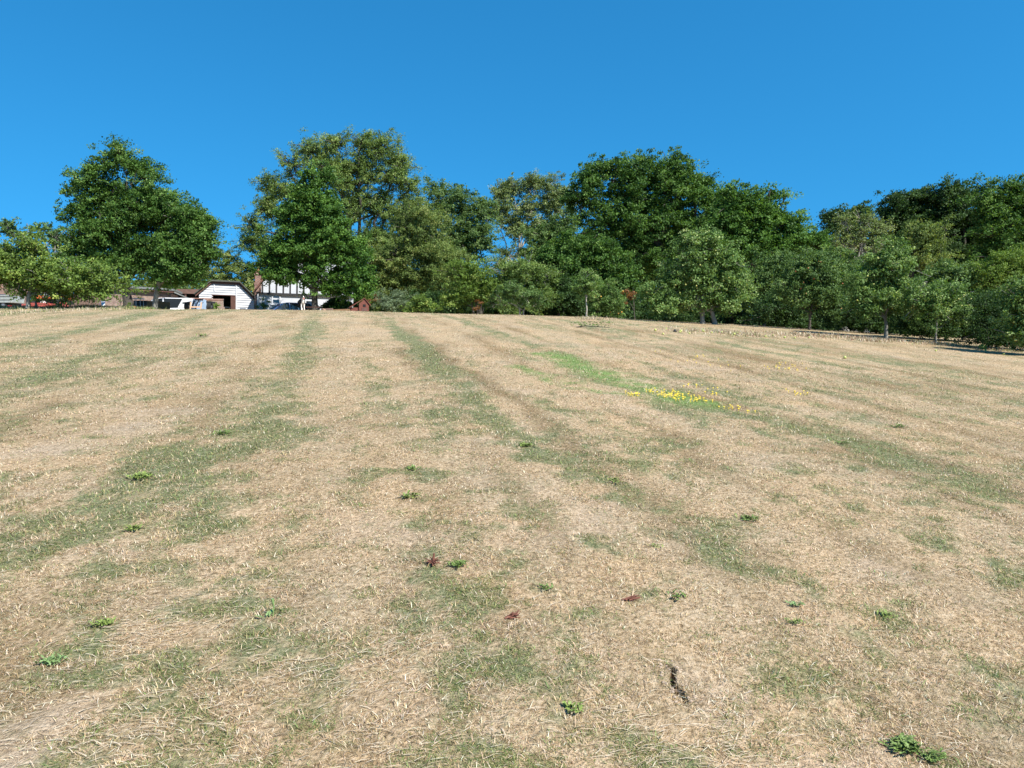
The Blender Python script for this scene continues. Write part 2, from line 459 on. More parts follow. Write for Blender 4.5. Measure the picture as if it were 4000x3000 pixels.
def cover(x, y):
    """returns green (0..1), brown, bare, bright"""
    x = np.asarray(x, float); y = np.asarray(y, float)
    wx = x + .11 * (fbm(x * 1.7, y * 1.7, 51, 3) - .5) * 2; wy = y + .4 * (fbm(x * .9, y * .9, 57, 3) - .5) * 2
    ac = wx + .235 * wy; al = y - .235 * x            # across / along the mower's runs
    n1 = fbm(ac * 2.0, al * .8, 21, 4); n2 = fbm(x * 4.4, y * 4.0, 31, 4); n3 = fbm(x * .25, y * .2, 41, 2); n4 = fbm(ac * 4.5, al * .35, 44, 3)
    ft = np.clip((y - 4.5) / 8, 0, 1)
    g = (n1 - .5) * (1.0 - .3 * ft) + (n2 - .5) * (2.2 - .9 * ft) + (n3 - .5) * .3 + (n4 - .5) * (.5 + .5 * ft) + .0
    band = np.zeros_like(g); dark = np.zeros_like(g)
    for c0, hw, s_ in MOW:
        f = s_ * np.exp(-(np.abs(ac - c0) / hw) ** 2.4) * (.45 + 1.1 * fbm(al * .35 + c0, ac * .4, 45, 2))
        band = band + f * (.42 + .78 * ft)
    for c0 in MOW_DARK: dark = dark + .5 * np.exp(-((ac - c0) / .16) ** 2) * (.3 + 1.2 * fbm(al * .5 + c0, ac * .5, 47, 2))
    g = g + band
    br = (fbm(ac * 1.6, al * .6, 71, 3) - .5) * 1.5 + .12 * np.clip(x / 8, 0, 1.5) + dark
    ba = (fbm(x * 1.3, y * 1.3, 81, 3) - .6) * 2.0
    bright = np.zeros_like(g)
    for k, pl, hw, s in STRIPS:
        d = seg_dist(wx, wy, pl); f = s * np.exp(-(d / hw) ** 2)
        if k in 'gG': g = g + f * (.30 if k == 'g' else .42)
        if k == 'G': bright = np.maximum(bright, f)
        if k == 'n': br = br + f * .7
        if k == 'b': g = g - f * .6; ba = ba + f * .25
    for cx, cy, rx, ry, s in PATCHW:
        g = g + s * .34 * np.exp(-((wx - cx) / rx) ** 2 - ((wy - cy) / max(ry, .05)) ** 2)
    for cx, cy, rx, ry, s in BAREW:
        f = s * np.exp(-((wx - cx) / rx) ** 2 - ((wy - cy) / max(ry, .05)) ** 2)
        ba = ba + f; g = g - f * .7
    return np.clip(g + .12, 0, 1), np.clip(br, 0, 1), np.clip(ba, 0, 1), np.clip(bright, 0, 1)


# crack in the dry soil
CRK = [(2588, 2578), (2606, 2600), (2630, 2614), (2626, 2650), (2634, 2676), (2652, 2702), (2672, 2722), (2684, 2746)]
CRKW = np.array([on_ground(*p) for p in CRK])
CRKWID = np.array([.004, .011, .007, .008, .012, .016, .011, .006])


def crack_depth(x, y):
    d = np.full(np.shape(x), 0.)
    wob = .016 * (fbm(x * 55, y * 55, 5, 3) - .5) * 2
    for i in range(len(CRKW) - 1):
        ax, ay = CRKW[i]; bx, by = CRKW[i + 1]
        vx, vy = bx - ax, by - ay
        t = np.clip(((x - ax) * vx + (y - ay) * vy) / (vx * vx + vy * vy), 0, 1)
        dd = np.hypot(x - ax - t * vx, y - ay - t * vy) + wob
        hw = CRKWID[i] * (1 - t) + CRKWID[i + 1] * t
        d = np.maximum(d, np.clip((hw * 1.25 - dd) / .006, 0, 1))
    return d


# ---------------------------------------------------------------- ground mesh
def spaced(a, b, fine):
    """coordinates from a to b; fine(v) gives the step"""
    r = [a]
    while r[-1] < b: r.append(r[-1] + fine(r[-1]))
    return np.array(r)


cx0, cx1 = CRKW[:, 0].min() - .04, CRKW[:, 0].max() + .04
cy0, cy1 = CRKW[:, 1].min() - .04, CRKW[:, 1].max() + .04
xs = spaced(-7, 7.5, lambda v: .006 if cx0 < v < cx1 else .03 + .012 * max(0, abs(v) - 1.5))
xs = np.concatenate([-spaced(7.1, 60, lambda v: .12 + .012 * (v - 7))[::-1], xs, spaced(7.7, 60, lambda v: .12 + .012 * (v - 7))])
ys = spaced(-8, 110, lambda v: .006 if cy0 < v < cy1 else (.025 + .018 * max(0, v - 3) if v > 1.5 else .3))
xs = np.concatenate([[-2500, -900, -300, -120, -80], xs, [80, 120, 300, 900, 2500]])
ys = np.concatenate([[-2500, -500, -60, -20], ys, [150, 400, 1000, 2500]])
GX, GY = np.meshgrid(xs, ys)
GZ = ground(np.clip(GX, -80, 80), np.clip(GY, -8, 150))
fine = np.clip(1 - GY / 9, 0, 1) * (GY > 1.5)
g_, br_, ba_, bt_ = cover(np.clip(GX, -70, 70), np.clip(GY, -8, 115))
GZ = GZ + fine * .02 * (fbm(GX * 14, GY * 14, 61, 4) - .5) * (1 + ba_)
GZ = GZ - .13 * crack_depth(GX, GY)
ny, nx = GX.shape
idx = np.arange(nx * ny, dtype=np.int32).reshape(ny, nx)
faces = np.stack([idx[:-1, :-1], idx[:-1, 1:], idx[1:, 1:], idx[1:, :-1]], -1).reshape(-1, 4)
cov = np.stack([g_, br_, ba_, bt_], -1).reshape(-1, 4)
me = fast_mesh('field', np.stack([GX, GY, GZ], -1).reshape(-1, 3), 4, {'cov': ('POINT', 'FLOAT_COLOR', cov)}, faces, True)


def ground_mat():
    m = bpy.data.materials.new('dry_field'); m.use_nodes = True
    t = m.node_tree; N = t.nodes; L = t.links; b = N['Principled BSDF']
    at = N.new('ShaderNodeAttribute'); at.attribute_name = 'cov'
    sp = N.new('ShaderNodeSeparateColor'); L.new(at.outputs['Color'], sp.inputs[0])
    tc = N.new('ShaderNodeTexCoord')

    def noise(scale, det=4, rough=.6, stretch=(1, 1, 1)):
        mp = N.new('ShaderNodeMapping'); mp.inputs['Scale'].default_value = stretch
        L.new(tc.outputs['Object'], mp.inputs[0])
        n = N.new('ShaderNodeTexNoise'); n.inputs['Scale'].default_value = scale; n.inputs['Detail'].default_value = det; n.inputs['Roughness'].default_value = rough
        L.new(mp.outputs[0], n.inputs[0]); return n.outputs[0]

    def ramp(src, stops):
        r = N.new('ShaderNodeValToRGB'); e = r.color_ramp.elements
        e[0].position, e[0].color = stops[0][0], (*stops[0][1], 1); e[1].position, e[1].color = stops[-1][0], (*stops[-1][1], 1)
        for p, c in stops[1:-1]:
            q = e.new(p); q.color = (*c, 1)
        L.new(src, r.inputs[0]); return r.outputs[0]

    def mix(f, a, b_, mode='MIX'):
        x = N.new('ShaderNodeMixRGB'); x.blend_type = mode
        if isinstance(f, float): x.inputs[0].default_value = f
        else: L.new(f, x.inputs[0])
        for i, s in ((1, a), (2, b_)):
            if isinstance(s, tuple): x.inputs[i].default_value = (*s, 1)
            else: L.new(s, x.inputs[i])
        return x.outputs[0]

    def math_(op, a, b_=None):
        x = N.new('ShaderNodeMath'); x.operation = op
        for i, s in ((0, a), (1, b_)):
            if s is None: continue
            if isinstance(s, (int, float)): x.inputs[i].default_value = s
            else: L.new(s, x.inputs[i])
        return x.outputs[0]
    nf = noise(34, 5, .75); nm = noise(7, 5, .7); nc = noise(1.3, 4, .6); nt_ = noise(110, 3, .8); nmf = noise(14, 4, .75, (1, .7, 1))
    straw = ramp(nf, [(.34, (.13, .085, .045)), (.46, (.40, .285, .165)), (.66, (.64, .49, .325))])  # dark low stops: thatch, plus painted shade in gaps between blades
    vo = N.new('ShaderNodeTexVoronoi'); vo.feature = 'DISTANCE_TO_EDGE'; vo.inputs['Scale'].default_value = 26
    wv = N.new('ShaderNodeMixRGB'); wv.inputs[0].default_value = .06; L.new(tc.outputs['Object'], wv.inputs[1]); nn = N.new('ShaderNodeTexNoise'); nn.inputs['Scale'].default_value = 9; L.new(tc.outputs['Object'], nn.inputs[0]); L.new(nn.outputs['Color'], wv.inputs[2]); L.new(wv.outputs[0], vo.inputs['Vector'])
    ck = ramp(vo.outputs['Distance'], [(.0, (.45, .42, .40)), (.055, (1, 1, 1))])
    bare = mix(.75, ramp(nf, [(.3, (.34, .25, .17)), (.7, (.64, .50, .36))]), ck, 'MULTIPLY')
    brown = ramp(nf, [(.3, (.15, .105, .052)), (.7, (.36, .26, .145))])
    grass = ramp(nf, [(.32, (.08, .09, .04)), (.5, (.19, .20, .10)), (.7, (.34, .32, .18))])
    bright = ramp(nf, [(.3, (.10, .17, .045)), (.7, (.28, .38, .13))])
    # break the cover map up with fine noise
    gf = math_('ADD', sp.outputs[0], math_('MULTIPLY', math_('SUBTRACT', nmf, .5), 1.7))
    gf = math_('ADD', gf, math_('MULTIPLY', math_('SUBTRACT', nm, .5), .9))
    gm = N.new('ShaderNodeMapRange'); gm.inputs[1].default_value = .1; gm.inputs[2].default_value = .8; L.new(gf, gm.inputs[0])
    bf = math_('ADD', sp.outputs[1], math_('MULTIPLY', math_('SUBTRACT', nmf, .5), 1.2))
    bm = N.new('ShaderNodeMapRange'); bm.inputs[1].default_value = .05; bm.inputs[2].default_value = .9; L.new(bf, bm.inputs[0])
    c = mix(sp.outputs[2], straw, bare)
    c = mix(bm.outputs[0], c, brown)
    gcol = mix(at.outputs['Alpha'], grass, bright)
    c = mix(gm.outputs[0], c, gcol)
    tint = ramp(nc, [(.3, (.92, .95, .97)), (.7, (1.06, 1.0, .93))])
    c = mix(1.0, c, tint, 'MULTIPLY')
    L.new(c, b.inputs['Base Color'])
    b.inputs['Roughness'].default_value = 1; b.inputs['Specular IOR Level'].default_value = .08
    h = math_('ADD', math_('MULTIPLY', nf, .6), math_('MULTIPLY', nmf, 1.0)); h = math_('ADD', h, math_('MULTIPLY', nt_, .25))
    bp = N.new('ShaderNodeBump'); bp.inputs['Strength'].default_value = .8; bp.inputs['Distance'].default_value = .05
    L.new(h, bp.inputs['Height']); L.new(bp.outputs[0], b.inputs['Normal'])
    return m


fld = link_mesh('field', me, ground_mat()); fld['kind'] = 'structure'
fld['label'] = 'sun scorched mown field with green and straw coloured strips'

# ---------------------------------------------------------------- grass blades
rng = np.random.default_rng(7)


def blade_mat():
    m = bpy.data.materials.new('grass_blades'); m.use_nodes = True
    t = m.node_tree; N = t.nodes; L = t.links; b = N['Principled BSDF']
    at = N.new('ShaderNodeAttribute'); at.attribute_name = 'col'
    L.new(at.outputs['Color'], b.inputs['Base Color'])
    b.inputs['Roughness'].default_value = .7; b.inputs['Specular IOR Level'].default_value = .25
    tr = N.new('ShaderNodeBsdfTranslucent'); L.new(at.outputs['Color'], tr.inputs[0])
    ms = N.new('ShaderNodeMixShader'); ms.inputs[0].default_value = .25
    L.new(b.outputs[0], ms.inputs[1]); L.new(tr.outputs[0], ms.inputs[2]); L.new(ms.outputs[0], N['Material Output'].inputs['Surface'])
    return m


M['blade'] = blade_mat()
PAL = np.array([  # straw, pale, brown, green, bright
    [.61, .465, .295], [.74, .61, .44], [.27, .185, .095], [.195, .21, .07], [.20, .285, .085], [.32, .285, .12], [.55, .385, .195], [.09, .115, .03]])


def blades(name, x, y, length, width, lean, colr, az=None, tip=.35, z0=None):
    n = len(x)
    z = (ground(x, y) - .003) if z0 is None else z0
    az = rng.uniform(0, 2 * PI, n) if az is None else az
    d = np.stack([np.cos(az) * np.sin(lean), np.sin(az) * np.sin(lean), np.cos(lean)], -1)
    pa = az + PI / 2 + rng.normal(0, .5, n)
    p = np.stack([np.cos(pa), np.sin(pa), np.zeros(n)], -1)
    base = np.stack([x, y, z], -1)
    droop = np.stack([np.cos(az), np.sin(az), -np.ones(n) * .8], -1) * (length * .22)[:, None]
    mid = base + d * (length * .55)[:, None]
    top = base + d * length[:, None] + droop * np.sin(lean)[:, None]
    top[:, 2] = np.maximum(top[:, 2], ground(top[:, 0], top[:, 1]) + .002) if z0 is None else top[:, 2]
    wv = p * (width / 2)[:, None]
    co = np.stack([base - wv, base + wv, mid + wv * .9, top, mid - wv * .9], 1).reshape(-1, 3)
    col = np.concatenate([np.repeat(colr[:, None, :], 5, 1), np.ones((n, 5, 1))], -1).reshape(-1, 4)
    i = np.arange(n, dtype=np.int32)[:, None] * 5
    f = np.concatenate([i + np.array([[0, 1, 2]]), i + np.array([[0, 2, 4]]), i + np.array([[4, 2, 3]])], 1).reshape(-1, 3)
    return fast_mesh(name, co, 3, {'col': ('POINT', 'FLOAT_COLOR', col)}, f.astype(np.int32))


def pick_colours(x, y, jitter=.2):
    g, br, ba, bt = cover(x, y)
    n = len(x); r = rng.random(n)
    g2 = g + .12 + 2.3 * (fbm(x * 8, y * 7, 91, 3) - .5) + .8 * (vnoise(x * 26, y * 22, 93) - .5); gg = np.clip((g2 - .12) / .75, 0, 1); gg = .03 + .66 * gg * gg * (3 - 2 * gg)
    idx = np.where(r < gg, np.where(rng.random(n) < .2 + .7 * bt, 4, np.where(rng.random(n) < .35, 5, 3)), 0)
    rr = rng.random(n)
    dry = idx == 0
    idx = np.where(dry & (rr < .14 + .2 * ba), 1, idx)
    idx = np.where(dry & (rr > .78 - .5 * br - .25 * (fbm(x * 10, y * 9, 95, 2) - .45)), 2, idx)
    r3 = rng.random(n); idx = np.where((idx == 0) & (r3 < .34), 6, idx); idx = np.where((idx == 3) & (r3 < .32), 7, idx)
    c = PAL[idx] * rng.normal(1, jitter, (n, 1)).clip(.5, 1.5) * rng.normal(1, .04, (n, 3))
    return c.clip(.01, .85), g, ba, idx


def grass_layer(name, n, d0, d1, pw, half=.92):
    # area density ~ d^-pw over a wedge that is wider than the picture
    u = rng.random(n); e = 2 - pw
    d = (d0 ** e + u * (d1 ** e - d0 ** e)) ** (1 / e)
    x = (rng.random(n) * 2 - 1) * half * d; y = d
    c, g, ba, idx = pick_colours(x, y)
    tuft = fbm(x * 8, y * 8, 15, 3)
    keep = rng.random(n) < np.clip((1 - .7 * ba) * (.25 + 2.2 * (tuft - .22) + .5 * g), .12, 1)
    keep &= crack_depth(x, y) < .02
    x, y, c, g, idx, tuft = x[keep], y[keep], c[keep], g[keep], idx[keep], tuft[keep]; n = len(x)
    s = (y / 3) ** .5
    L_ = (.011 + .015 * rng.random(n)) * (1 + .5 * g) * (.35 + 1.5 * tuft) * s ** .35
    w_ = (.0018 + .0016 * rng.random(n)) * s ** 1.15
    lean = np.where(rng.random(n) < .74, rng.uniform(1.2, 1.52, n), rng.uniform(.45, 1.25, n))
    me_ = blades(name, x, y, L_, w_, lean, c)
    return tag(link_mesh(name, me_, M['blade']), 'short dry and green grass blades covering the field', None, None, 'stuff')


grass_layer('grass', 1250000, 2.2, 16, 1.6, .88)
o = grass_layer('grass', 420000, 16, 46, 1.4, .8)
o['label'] = 'coarser grass tufts on the far slope of the field'

# ------ long pale straw left lying after mowing
sx, sy, sa = [], [], []
for px, py, n, a, sp_ in [(300, 1350, 130, .35, .16), (250, 1390, 90, .3, .14), (330, 1600, 130, 2.8, .16), (120, 1620, 150, .5, .25), (60, 1590, 90, .6, .2), (880, 1650, 90, .3, .14),
                     (1560, 1650, 110, -.2, .16), (1240, 1600, 60, .2, .14), (1500, 1590, 110, .8, .2), (620, 1460, 90, .5, .2), (900, 1500, 110, 1, .3), (480, 1280, 130, .4, .3), (850, 1400, 50, .8, .2), (1450, 1600, 60, .1, .12)]:
    cx, cy = on_ground(px * U, py * U)
    sx.append(cx + rng.normal(0, sp_ * 1.0, n)); sy.append(cy + rng.normal(0, sp_ * .9, n)); sa.append(a + rng.normal(0, .4, n))
k = 2500; dd = (2.3 ** .4 + rng.random(k) * (14 ** .4 - 2.3 ** .4)) ** (1 / .4)
sx.append((rng.random(k) * 2 - 1) * .85 * dd); sy.append(dd); sa.append(rng.uniform(0, 2 * PI, k))
sx = np.concatenate(sx); sy = np.concatenate(sy); sa = np.concatenate(sa); n = len(sx)
col = np.where(rng.random((n, 1)) < .6, PAL[1], PAL[0]) * rng.normal(1, .14, (n, 1)).clip(.5, 1.3)
me = blades('straw', sx, sy, rng.uniform(.03, .09, n) * (sy / 3) ** .3, rng.uniform(.002, .0035, n) * (sy / 3) ** .6, rng.uniform(1.45, 1.56, n), col.clip(0, .85), sa, z0=ground(sx, sy) + rng.uniform(.004, .014, n))
tag(link_mesh('straw', me, M['blade']), 'loose pale straw stalks lying flat on the mown grass', None, None, 'stuff')

# ------ taller rough grass by the left bank and along the right-hand tree line
lx, ly, ll, lc = [], [], [], []


def rough_grass(p0, p1, wid, n, h, dry, rust=0.):
    a = np.array(p0); b = np.array(p1); t = rng.random(n)
    q = a + (b - a) * t[:, None]; x = q[:, 0] + rng.normal(0, wid * .5, n); y = q[:, 1] + rng.normal(0, wid, n)
    cl = fbm(x * 1.7, y * 1.7, 201, 2); k = rng.random(n) < (cl - .25) * 2.2
    x, y = x[k], y[k]; n = len(x)
    r = rng.random(n); c = np.where((r < dry)[:, None], PAL[rng.integers(0, 2, n)] * .85, PAL[rng.integers(3, 6, n)])
    c = np.where((rng.random(n) < rust)[:, None], np.array([.22, .09, .05]), c) * rng.normal(1, .2, (n, 1)).clip(.4, 1.5)
    lx.append(x); ly.append(y); ll.append(h * rng.uniform(.4, 1.2, n) * (.5 + cl[k])); lc.append(c)


rough_grass(on_ground(-100, 1232), (-16.6, 33), .8, 5000, .13, .6)
rough_grass((-23, 32), (-19, 32.6), .5, 3500, .14, .3)
rough_grass((-19.5, 32.5), (-15.6, 33.4), .35, 6000, .16, .05)
rough_grass(on_ground(2240, 1246), on_ground(2400, 1250), .3, 1200, .16, .8)
rough_grass(on_ground(2620, 1290), on_ground(3000, 1312), .6, 3200, .11, .7, .1)
rough_grass(on_ground(3020, 1302), on_ground(3400, 1330), .6, 3500, .12, .75, .25)
rough_grass(on_ground(3300, 1322), on_ground(3760, 1352), .6, 4500, .11, .8, .15)
rough_grass(on_ground(3700, 1345), on_ground(4200, 1400), .6, 3500, .10, .6)
lx = np.concatenate(lx); ly = np.concatenate(ly); ll = np.concatenate(ll); lc = np.concatenate(lc); n = len(lx)
me = blades('rough_grass', lx, ly, ll, rng.uniform(.008, .018, n), rng.uniform(.2, 1.35, n), lc.clip(.01, .8))
tag(link_mesh('rough_grass', me, M['blade']), 'longer rough grass left unmown around the orchard trees', None, None, 'stuff')

# ================================================================ TREES
class Wood:
    """collects tapered branch tubes quickly"""
    def __init__(s): s.v = []; s.f = []; s.n = 0

    def tube(s, pts, rad, k=5):
        pts = np.asarray(pts, float); m = len(pts)
        d = np.gradient(pts, axis=0); d /= np.linalg.norm(d, axis=1)[:, None] + 1e-9
        up = np.where((np.abs(d[:, 2]) < .85)[:, None], [0., 0, 1], [1., 0, 0])
        r = np.cross(d, up); r /= np.linalg.norm(r, axis=1)[:, None] + 1e-9
        u = np.cross(r, d); a = np.arange(k) * 2 * PI / k
        ring = pts[:, None] + (r[:, None] * np.cos(a)[None, :, None] + u[:, None] * np.sin(a)[None, :, None]) * np.asarray(rad)[:, None, None]
        s.v.append(ring.reshape(-1, 3))
        i = np.arange(m - 1)[:, None] * k; j = np.arange(k)[None]; j2 = (j + 1) % k
        s.f.append((np.stack([i + j, i + j2, i + k + j2, i + k + j], -1).reshape(-1, 4) + s.n))
        s.n += m * k

    def mesh(s, name):
        return fast_mesh(name, np.concatenate(s.v), 4, None, np.concatenate(s.f).astype(np.int32), True)


def curve_pts(a, b, n, wob, sag=0.):
    a = np.asarray(a, float); b = np.asarray(b, float); t = np.linspace(0, 1, n)[:, None]
    p = a + (b - a) * t
    ln = np.linalg.norm(b - a)
    w_ = rng.normal(0, wob * ln, (n, 3)); w_[0] = 0; w_[-1] = 0
    p = p + w_ * np.sin(PI * t) ** .5
    p[:, 2] += sag * ln * np.sin(PI * t[:, 0])
    return p


def tree(name, label, cat, d, base_px, lobes, leaf, n_leaf, size=.13, clump=.5, trunk=.16, bark='bark', group=None, dense=.5,
         limbs=True, twig=.35, droop=0., trunk_top=None, aspect=2.0, fruit=None, depth=.85, stems=None, spray=.12, lean=0., per=42, sway=0., upb=.62, bough=5.5):
    """lobes: (px, py, rx, ry[, extra depth]) of the crown in photo pixels at distance d -> real 3-D ellipsoids"""
    n_leaf = int(n_leaf * 1.35); size *= .85; per = int(per * 1.15)
    bx = (base_px - 2000) / 3000 * d
    base = np.array([bx, d, float(ground(bx, d))])
    root = empty(name, base, 0, label, cat, group)
    Ls = []
    for lb in lobes:
        dz = lb[4] if len(lb) > 4 else 0
        c = np.array(P(lb[0], lb[1], d + dz)); rx = lb[2] / 3000 * (d + dz); rz = lb[3] / 3000 * (d + dz)
        ry = depth * (rx * rz) ** .5 if len(lobes) > 1 else depth * rx
        Ls.append((c, np.array([rx, max(ry, rx * .55), rz])))
    vol = np.array([(l[1][0] * l[1][2]) for l in Ls]); vol /= vol.sum()
    nc = max(8, int(n_leaf / per))
    li = rng.choice(len(Ls), nc, p=vol)
    cc = np.array([l[0] for l in Ls])[li]; rr = np.array([l[1] for l in Ls])[li]
    dr = rng.normal(0, 1, (nc, 3)); dr /= np.linalg.norm(dr, axis=1)[:, None]
    dr[:, 2] = np.where(rng.random(nc) < .25, np.abs(dr[:, 2]), dr[:, 2])
    rad = np.where(rng.random(nc) < .8, dense + (1.0 - dense) * rng.random(nc) ** .6, rng.random(nc) * .8)
    rad = rad * (1 + rng.normal(0, spray, nc)).clip(.7, 1.35)
    # boughs: clumps gather round leafy bough ends, leaving darker gaps between them
    nb = max(6, int(nc / bough)); bi = rng.permutation(nc)[:nb]
    bc = cc[bi] + dr[bi] * rr[bi] * rad[bi][:, None] * .93
    k_ = rng.integers(0, nb, nc)
    brad = clump * 1.75 * rng.uniform(.6, 1.4, nb)
    sd = rng.normal(0, 1, (nc, 3)); sd /= np.linalg.norm(sd, axis=1)[:, None]
    sd[:, 2] = np.where(rng.random(nc) < .4, np.abs(sd[:, 2]), sd[:, 2])
    p = bc[k_] + sd * (brad[k_] * rng.random(nc) ** .5)[:, None] * np.array([1, 1, .85])
    dr = dr[bi][k_] * .5 + sd * .6; dr /= np.linalg.norm(dr, axis=1)[:, None] + 1e-9; rr = rr[bi][k_]
    fill = rng.random(nc) < .16
    p[fill] = (cc + dr * rr * .5)[fill]
    bv = rng.normal(0, .5, nb)[k_]  # per-bough tone, adds painted light and shade contrast
    # drop clumps that fall below the ground
    gz = base_ground(p[:, 0], p[:, 1]); ok = p[:, 2] > gz + .12
    p, dr, rr, bv = p[ok], dr[ok], rr[ok], bv[ok]; nc = len(p)
    cr = clump * .8 * rng.uniform(.55, 1.4, nc)
    kf = np.repeat(np.arange(nc), per); n = len(kf)
    off = rng.normal(0, .5, (n, 3)); off *= (1 / (1 + .25 * np.linalg.norm(off, axis=1)))[:, None]
    out = dr[kf]
    q = p[kf] + off * cr[kf][:, None] * np.array([1, 1, .62]) + out * (off[:, :1] * .25) * cr[kf][:, None]
    if droop: q[:, 2] -= droop * np.abs(off[:, 0] * off[:, 1]) * cr[kf] * 2
    ax = rng.normal(0, 1, (n, 3)) + out * .6 + np.array([0, 0, -droop * 1.5]); ax /= np.linalg.norm(ax, axis=1)[:, None]
    nr = rng.normal(0, .5, (n, 3)) + out * .6 + np.array([0, 0, upb]); bt = np.cross(ax, nr); bt /= np.linalg.norm(bt, axis=1)[:, None] + 1e-9
    sz = size * rng.uniform(.6, 1.35, n)
    A = ax * (sz / 2)[:, None]; B = bt * (sz / 2 / aspect)[:, None] * 1.25
    nn = np.cross(ax, bt) * (sz * .12)[:, None]
    co = np.stack([q - A, q + B - A * .1 + nn, q + A, q - B - A * .1 + nn], 1).reshape(-1, 3)
    v = (.22 + .38 * rng.random(n) + .32 * rng.random(nc)[kf] + .08 * rng.normal(0, 1, n) + .24 * bv[kf]).clip(0, 1)
    me_ = fast_mesh('crown', co - base, 4, {'v': ('FACE', 'FLOAT', v)})
    link_mesh('crown', me_, M['leaf_' + leaf], root)
    # trunk and limbs
    low = min(float((l[0] - l[1])[2]) for l in Ls)
    if stems is None: stems = [(base_px, 0)]
    W = Wood(); BR = Wood()
    topc = np.mean([l[0] for l in Ls], axis=0)
    for sp_, sdx in stems:
        b0 = np.array([(sp_ - 2000) / 3000 * d, d, 0.]); b0[2] = float(ground(b0[0], d)) - .1
        tt = np.array([b0[0] * .6 + topc[0] * .4 + sdx, topc[1], trunk_top if trunk_top else topc[2] + .1 * (topc[2] - low)])
        tp = curve_pts(b0, tt, 9, .012)
        h = np.linspace(0, 1, 9)
        tr = trunk * (1 - .72 * h) * (1 + .5 * np.exp(-h * 14))
        W.tube(tp - base, tr, 9)
        if limbs:
            for (c, r) in Ls:
                f = rng.uniform(.42, .88); i = int(f * 8); s0 = tp[i]
                if c[2] < s0[2]:
                    i = max(2, int(i * .5)); s0 = tp[i]
                lp = curve_pts(s0, c + r * rng.normal(0, .2, 3), 7, .035, .05)
                r0 = tr[i] * .62
                W.tube(lp - base, np.linspace(r0, max(r0 * .3, .014), 7), 6)
    if twig > 0:
        cs = np.array([l[0] for l in Ls])
        sel = rng.permutation(nc)[:int(nc * twig)]
        for i in sel:
            c = cs[np.argmin(((cs - p[i]) ** 2).sum(1))]
            s0 = c + (p[i] - c) * rng.uniform(0, .35) + np.array([0, 0, -.1 * rng.random()])
            ln = np.linalg.norm(p[i] - s0)
            lp = curve_pts(s0, p[i] + (p[i] - s0) * .06, 5, .05, .04)
            r0 = min(.010 + .014 * ln, .05) * (trunk / .2) ** .35
            BR.tube(lp - base, np.linspace(r0, .006 + .0001 * d, 5), 4)
    link_mesh('trunk', W.mesh('trunk'), M[bark], root)
    if BR.n: link_mesh('branches', BR.mesh('branches'), M[bark], root)
    if fruit:
        fm, nf, fr = fruit
        mb = MB().ball((0, 0, 0), fr, 8, 6, (1, 1, .92)); o = None
        made = []
        for i in range(nf):
            th = rng.uniform(-2.6, -.5); k_ = rng.integers(len(Ls)); c, r = Ls[k_]
            el = rng.uniform(-.7, .55)
            g = c + r * np.array([math.cos(th) * math.cos(el), math.sin(th) * math.cos(el), math.sin(el)]) * rng.uniform(.86, 1.08)
            if g[2] < base_ground(g[0], g[1]) + .25: continue
            if o is None:
                o = mb.build('apple', M[fm], root, True); a = o
            else:
                a = o.copy(); COL.objects.link(a); a.parent = root
            a.location = Vector(g - base)
    return root


random.seed(3)
tree('apple_tree', 'spreading apple tree at the left edge before the red farm machine', 'apple tree', 32, 113,
     [(70, 1090, 110, 62), (190, 1090, 120, 68), (130, 980, 70, 50), (40, 1010, 60, 60), (300, 1090, 110, 62), (400, 1105, 70, 42), (-60, 1050, 90, 80), (220, 1130, 130, 28), (360, 1130, 80, 30)], 'apple_bright', 30000, .12, .36, .085, 'bark_grey', 'orchard trees',
     trunk_top=4.7, spray=.15, fruit=('apple_yellow', 8, .03), per=30, twig=.5, dense=.35)
tree('apple_sapling', 'thin upright shoots of an apple tree top sticking up left of the round oak', 'fruit tree', 33, 150,
     [(60, 920, 55, 30), (110, 870, 20, 28), (170, 900, 50, 45), (30, 885, 25, 20), (215, 930, 60, 60), (100, 965, 40, 30)], 'mid', 2200, .12, .2, .035, 'bark_grey', 'orchard trees', trunk_top=5.4, spray=.25, per=18, twig=.9)
tree('hazel_bush', 'many-stemmed bush with thin bare stems beside the red farm machine', 'bush', 33.5, 248,
     [(255, 1120, 75, 45), (330, 1135, 60, 32), (200, 1130, 45, 25)], 'mid', 6500, .10, .28, .03, 'bark_grey', None, stems=[(228, -.2), (238, -.1), (247, 0), (256, .1), (265, .2), (276, .3)], twig=.5, limbs=False)
tree('oak_tree', 'tall round dark green oak standing over the low brick outbuilding', 'oak', 43.5, 510,
     [(475, 640, 90, 60), (570, 690, 80, 60), (380, 690, 70, 55), (320, 730, 45, 45), (430, 770, 130, 80), (590, 790, 110, 80), (340, 820, 80, 80), (660, 850, 90, 90), (520, 860, 150, 80), (420, 920, 130, 70), (640, 950, 110, 80), (330, 960, 110, 80), (530, 1000, 150, 70), (430, 1040, 150, 55),
      (270, 1000, 90, 80), (570, 1060, 110, 42), (690, 1020, 60, 60)], 'oak', 84000, .145, .47, .27, 'bark', 'oaks around the yard', spray=.1, dense=.45, twig=.22)
tree('oak_tree', 'slimmer oak with a pale pole-straight trunk right beside the round oak', 'oak', 42.5, 605,
     [(710, 860, 70, 80), (770, 950, 55, 90), (700, 1000, 100, 90), (745, 850, 45, 45), (790, 900, 35, 50), (730, 1070, 80, 38), (650, 1080, 70, 30), (800, 1000, 35, 50)], 'oak', 36000, .14, .44, .15, 'bark_grey', 'oaks around the yard', spray=.13, twig=.3, trunk_top=7)
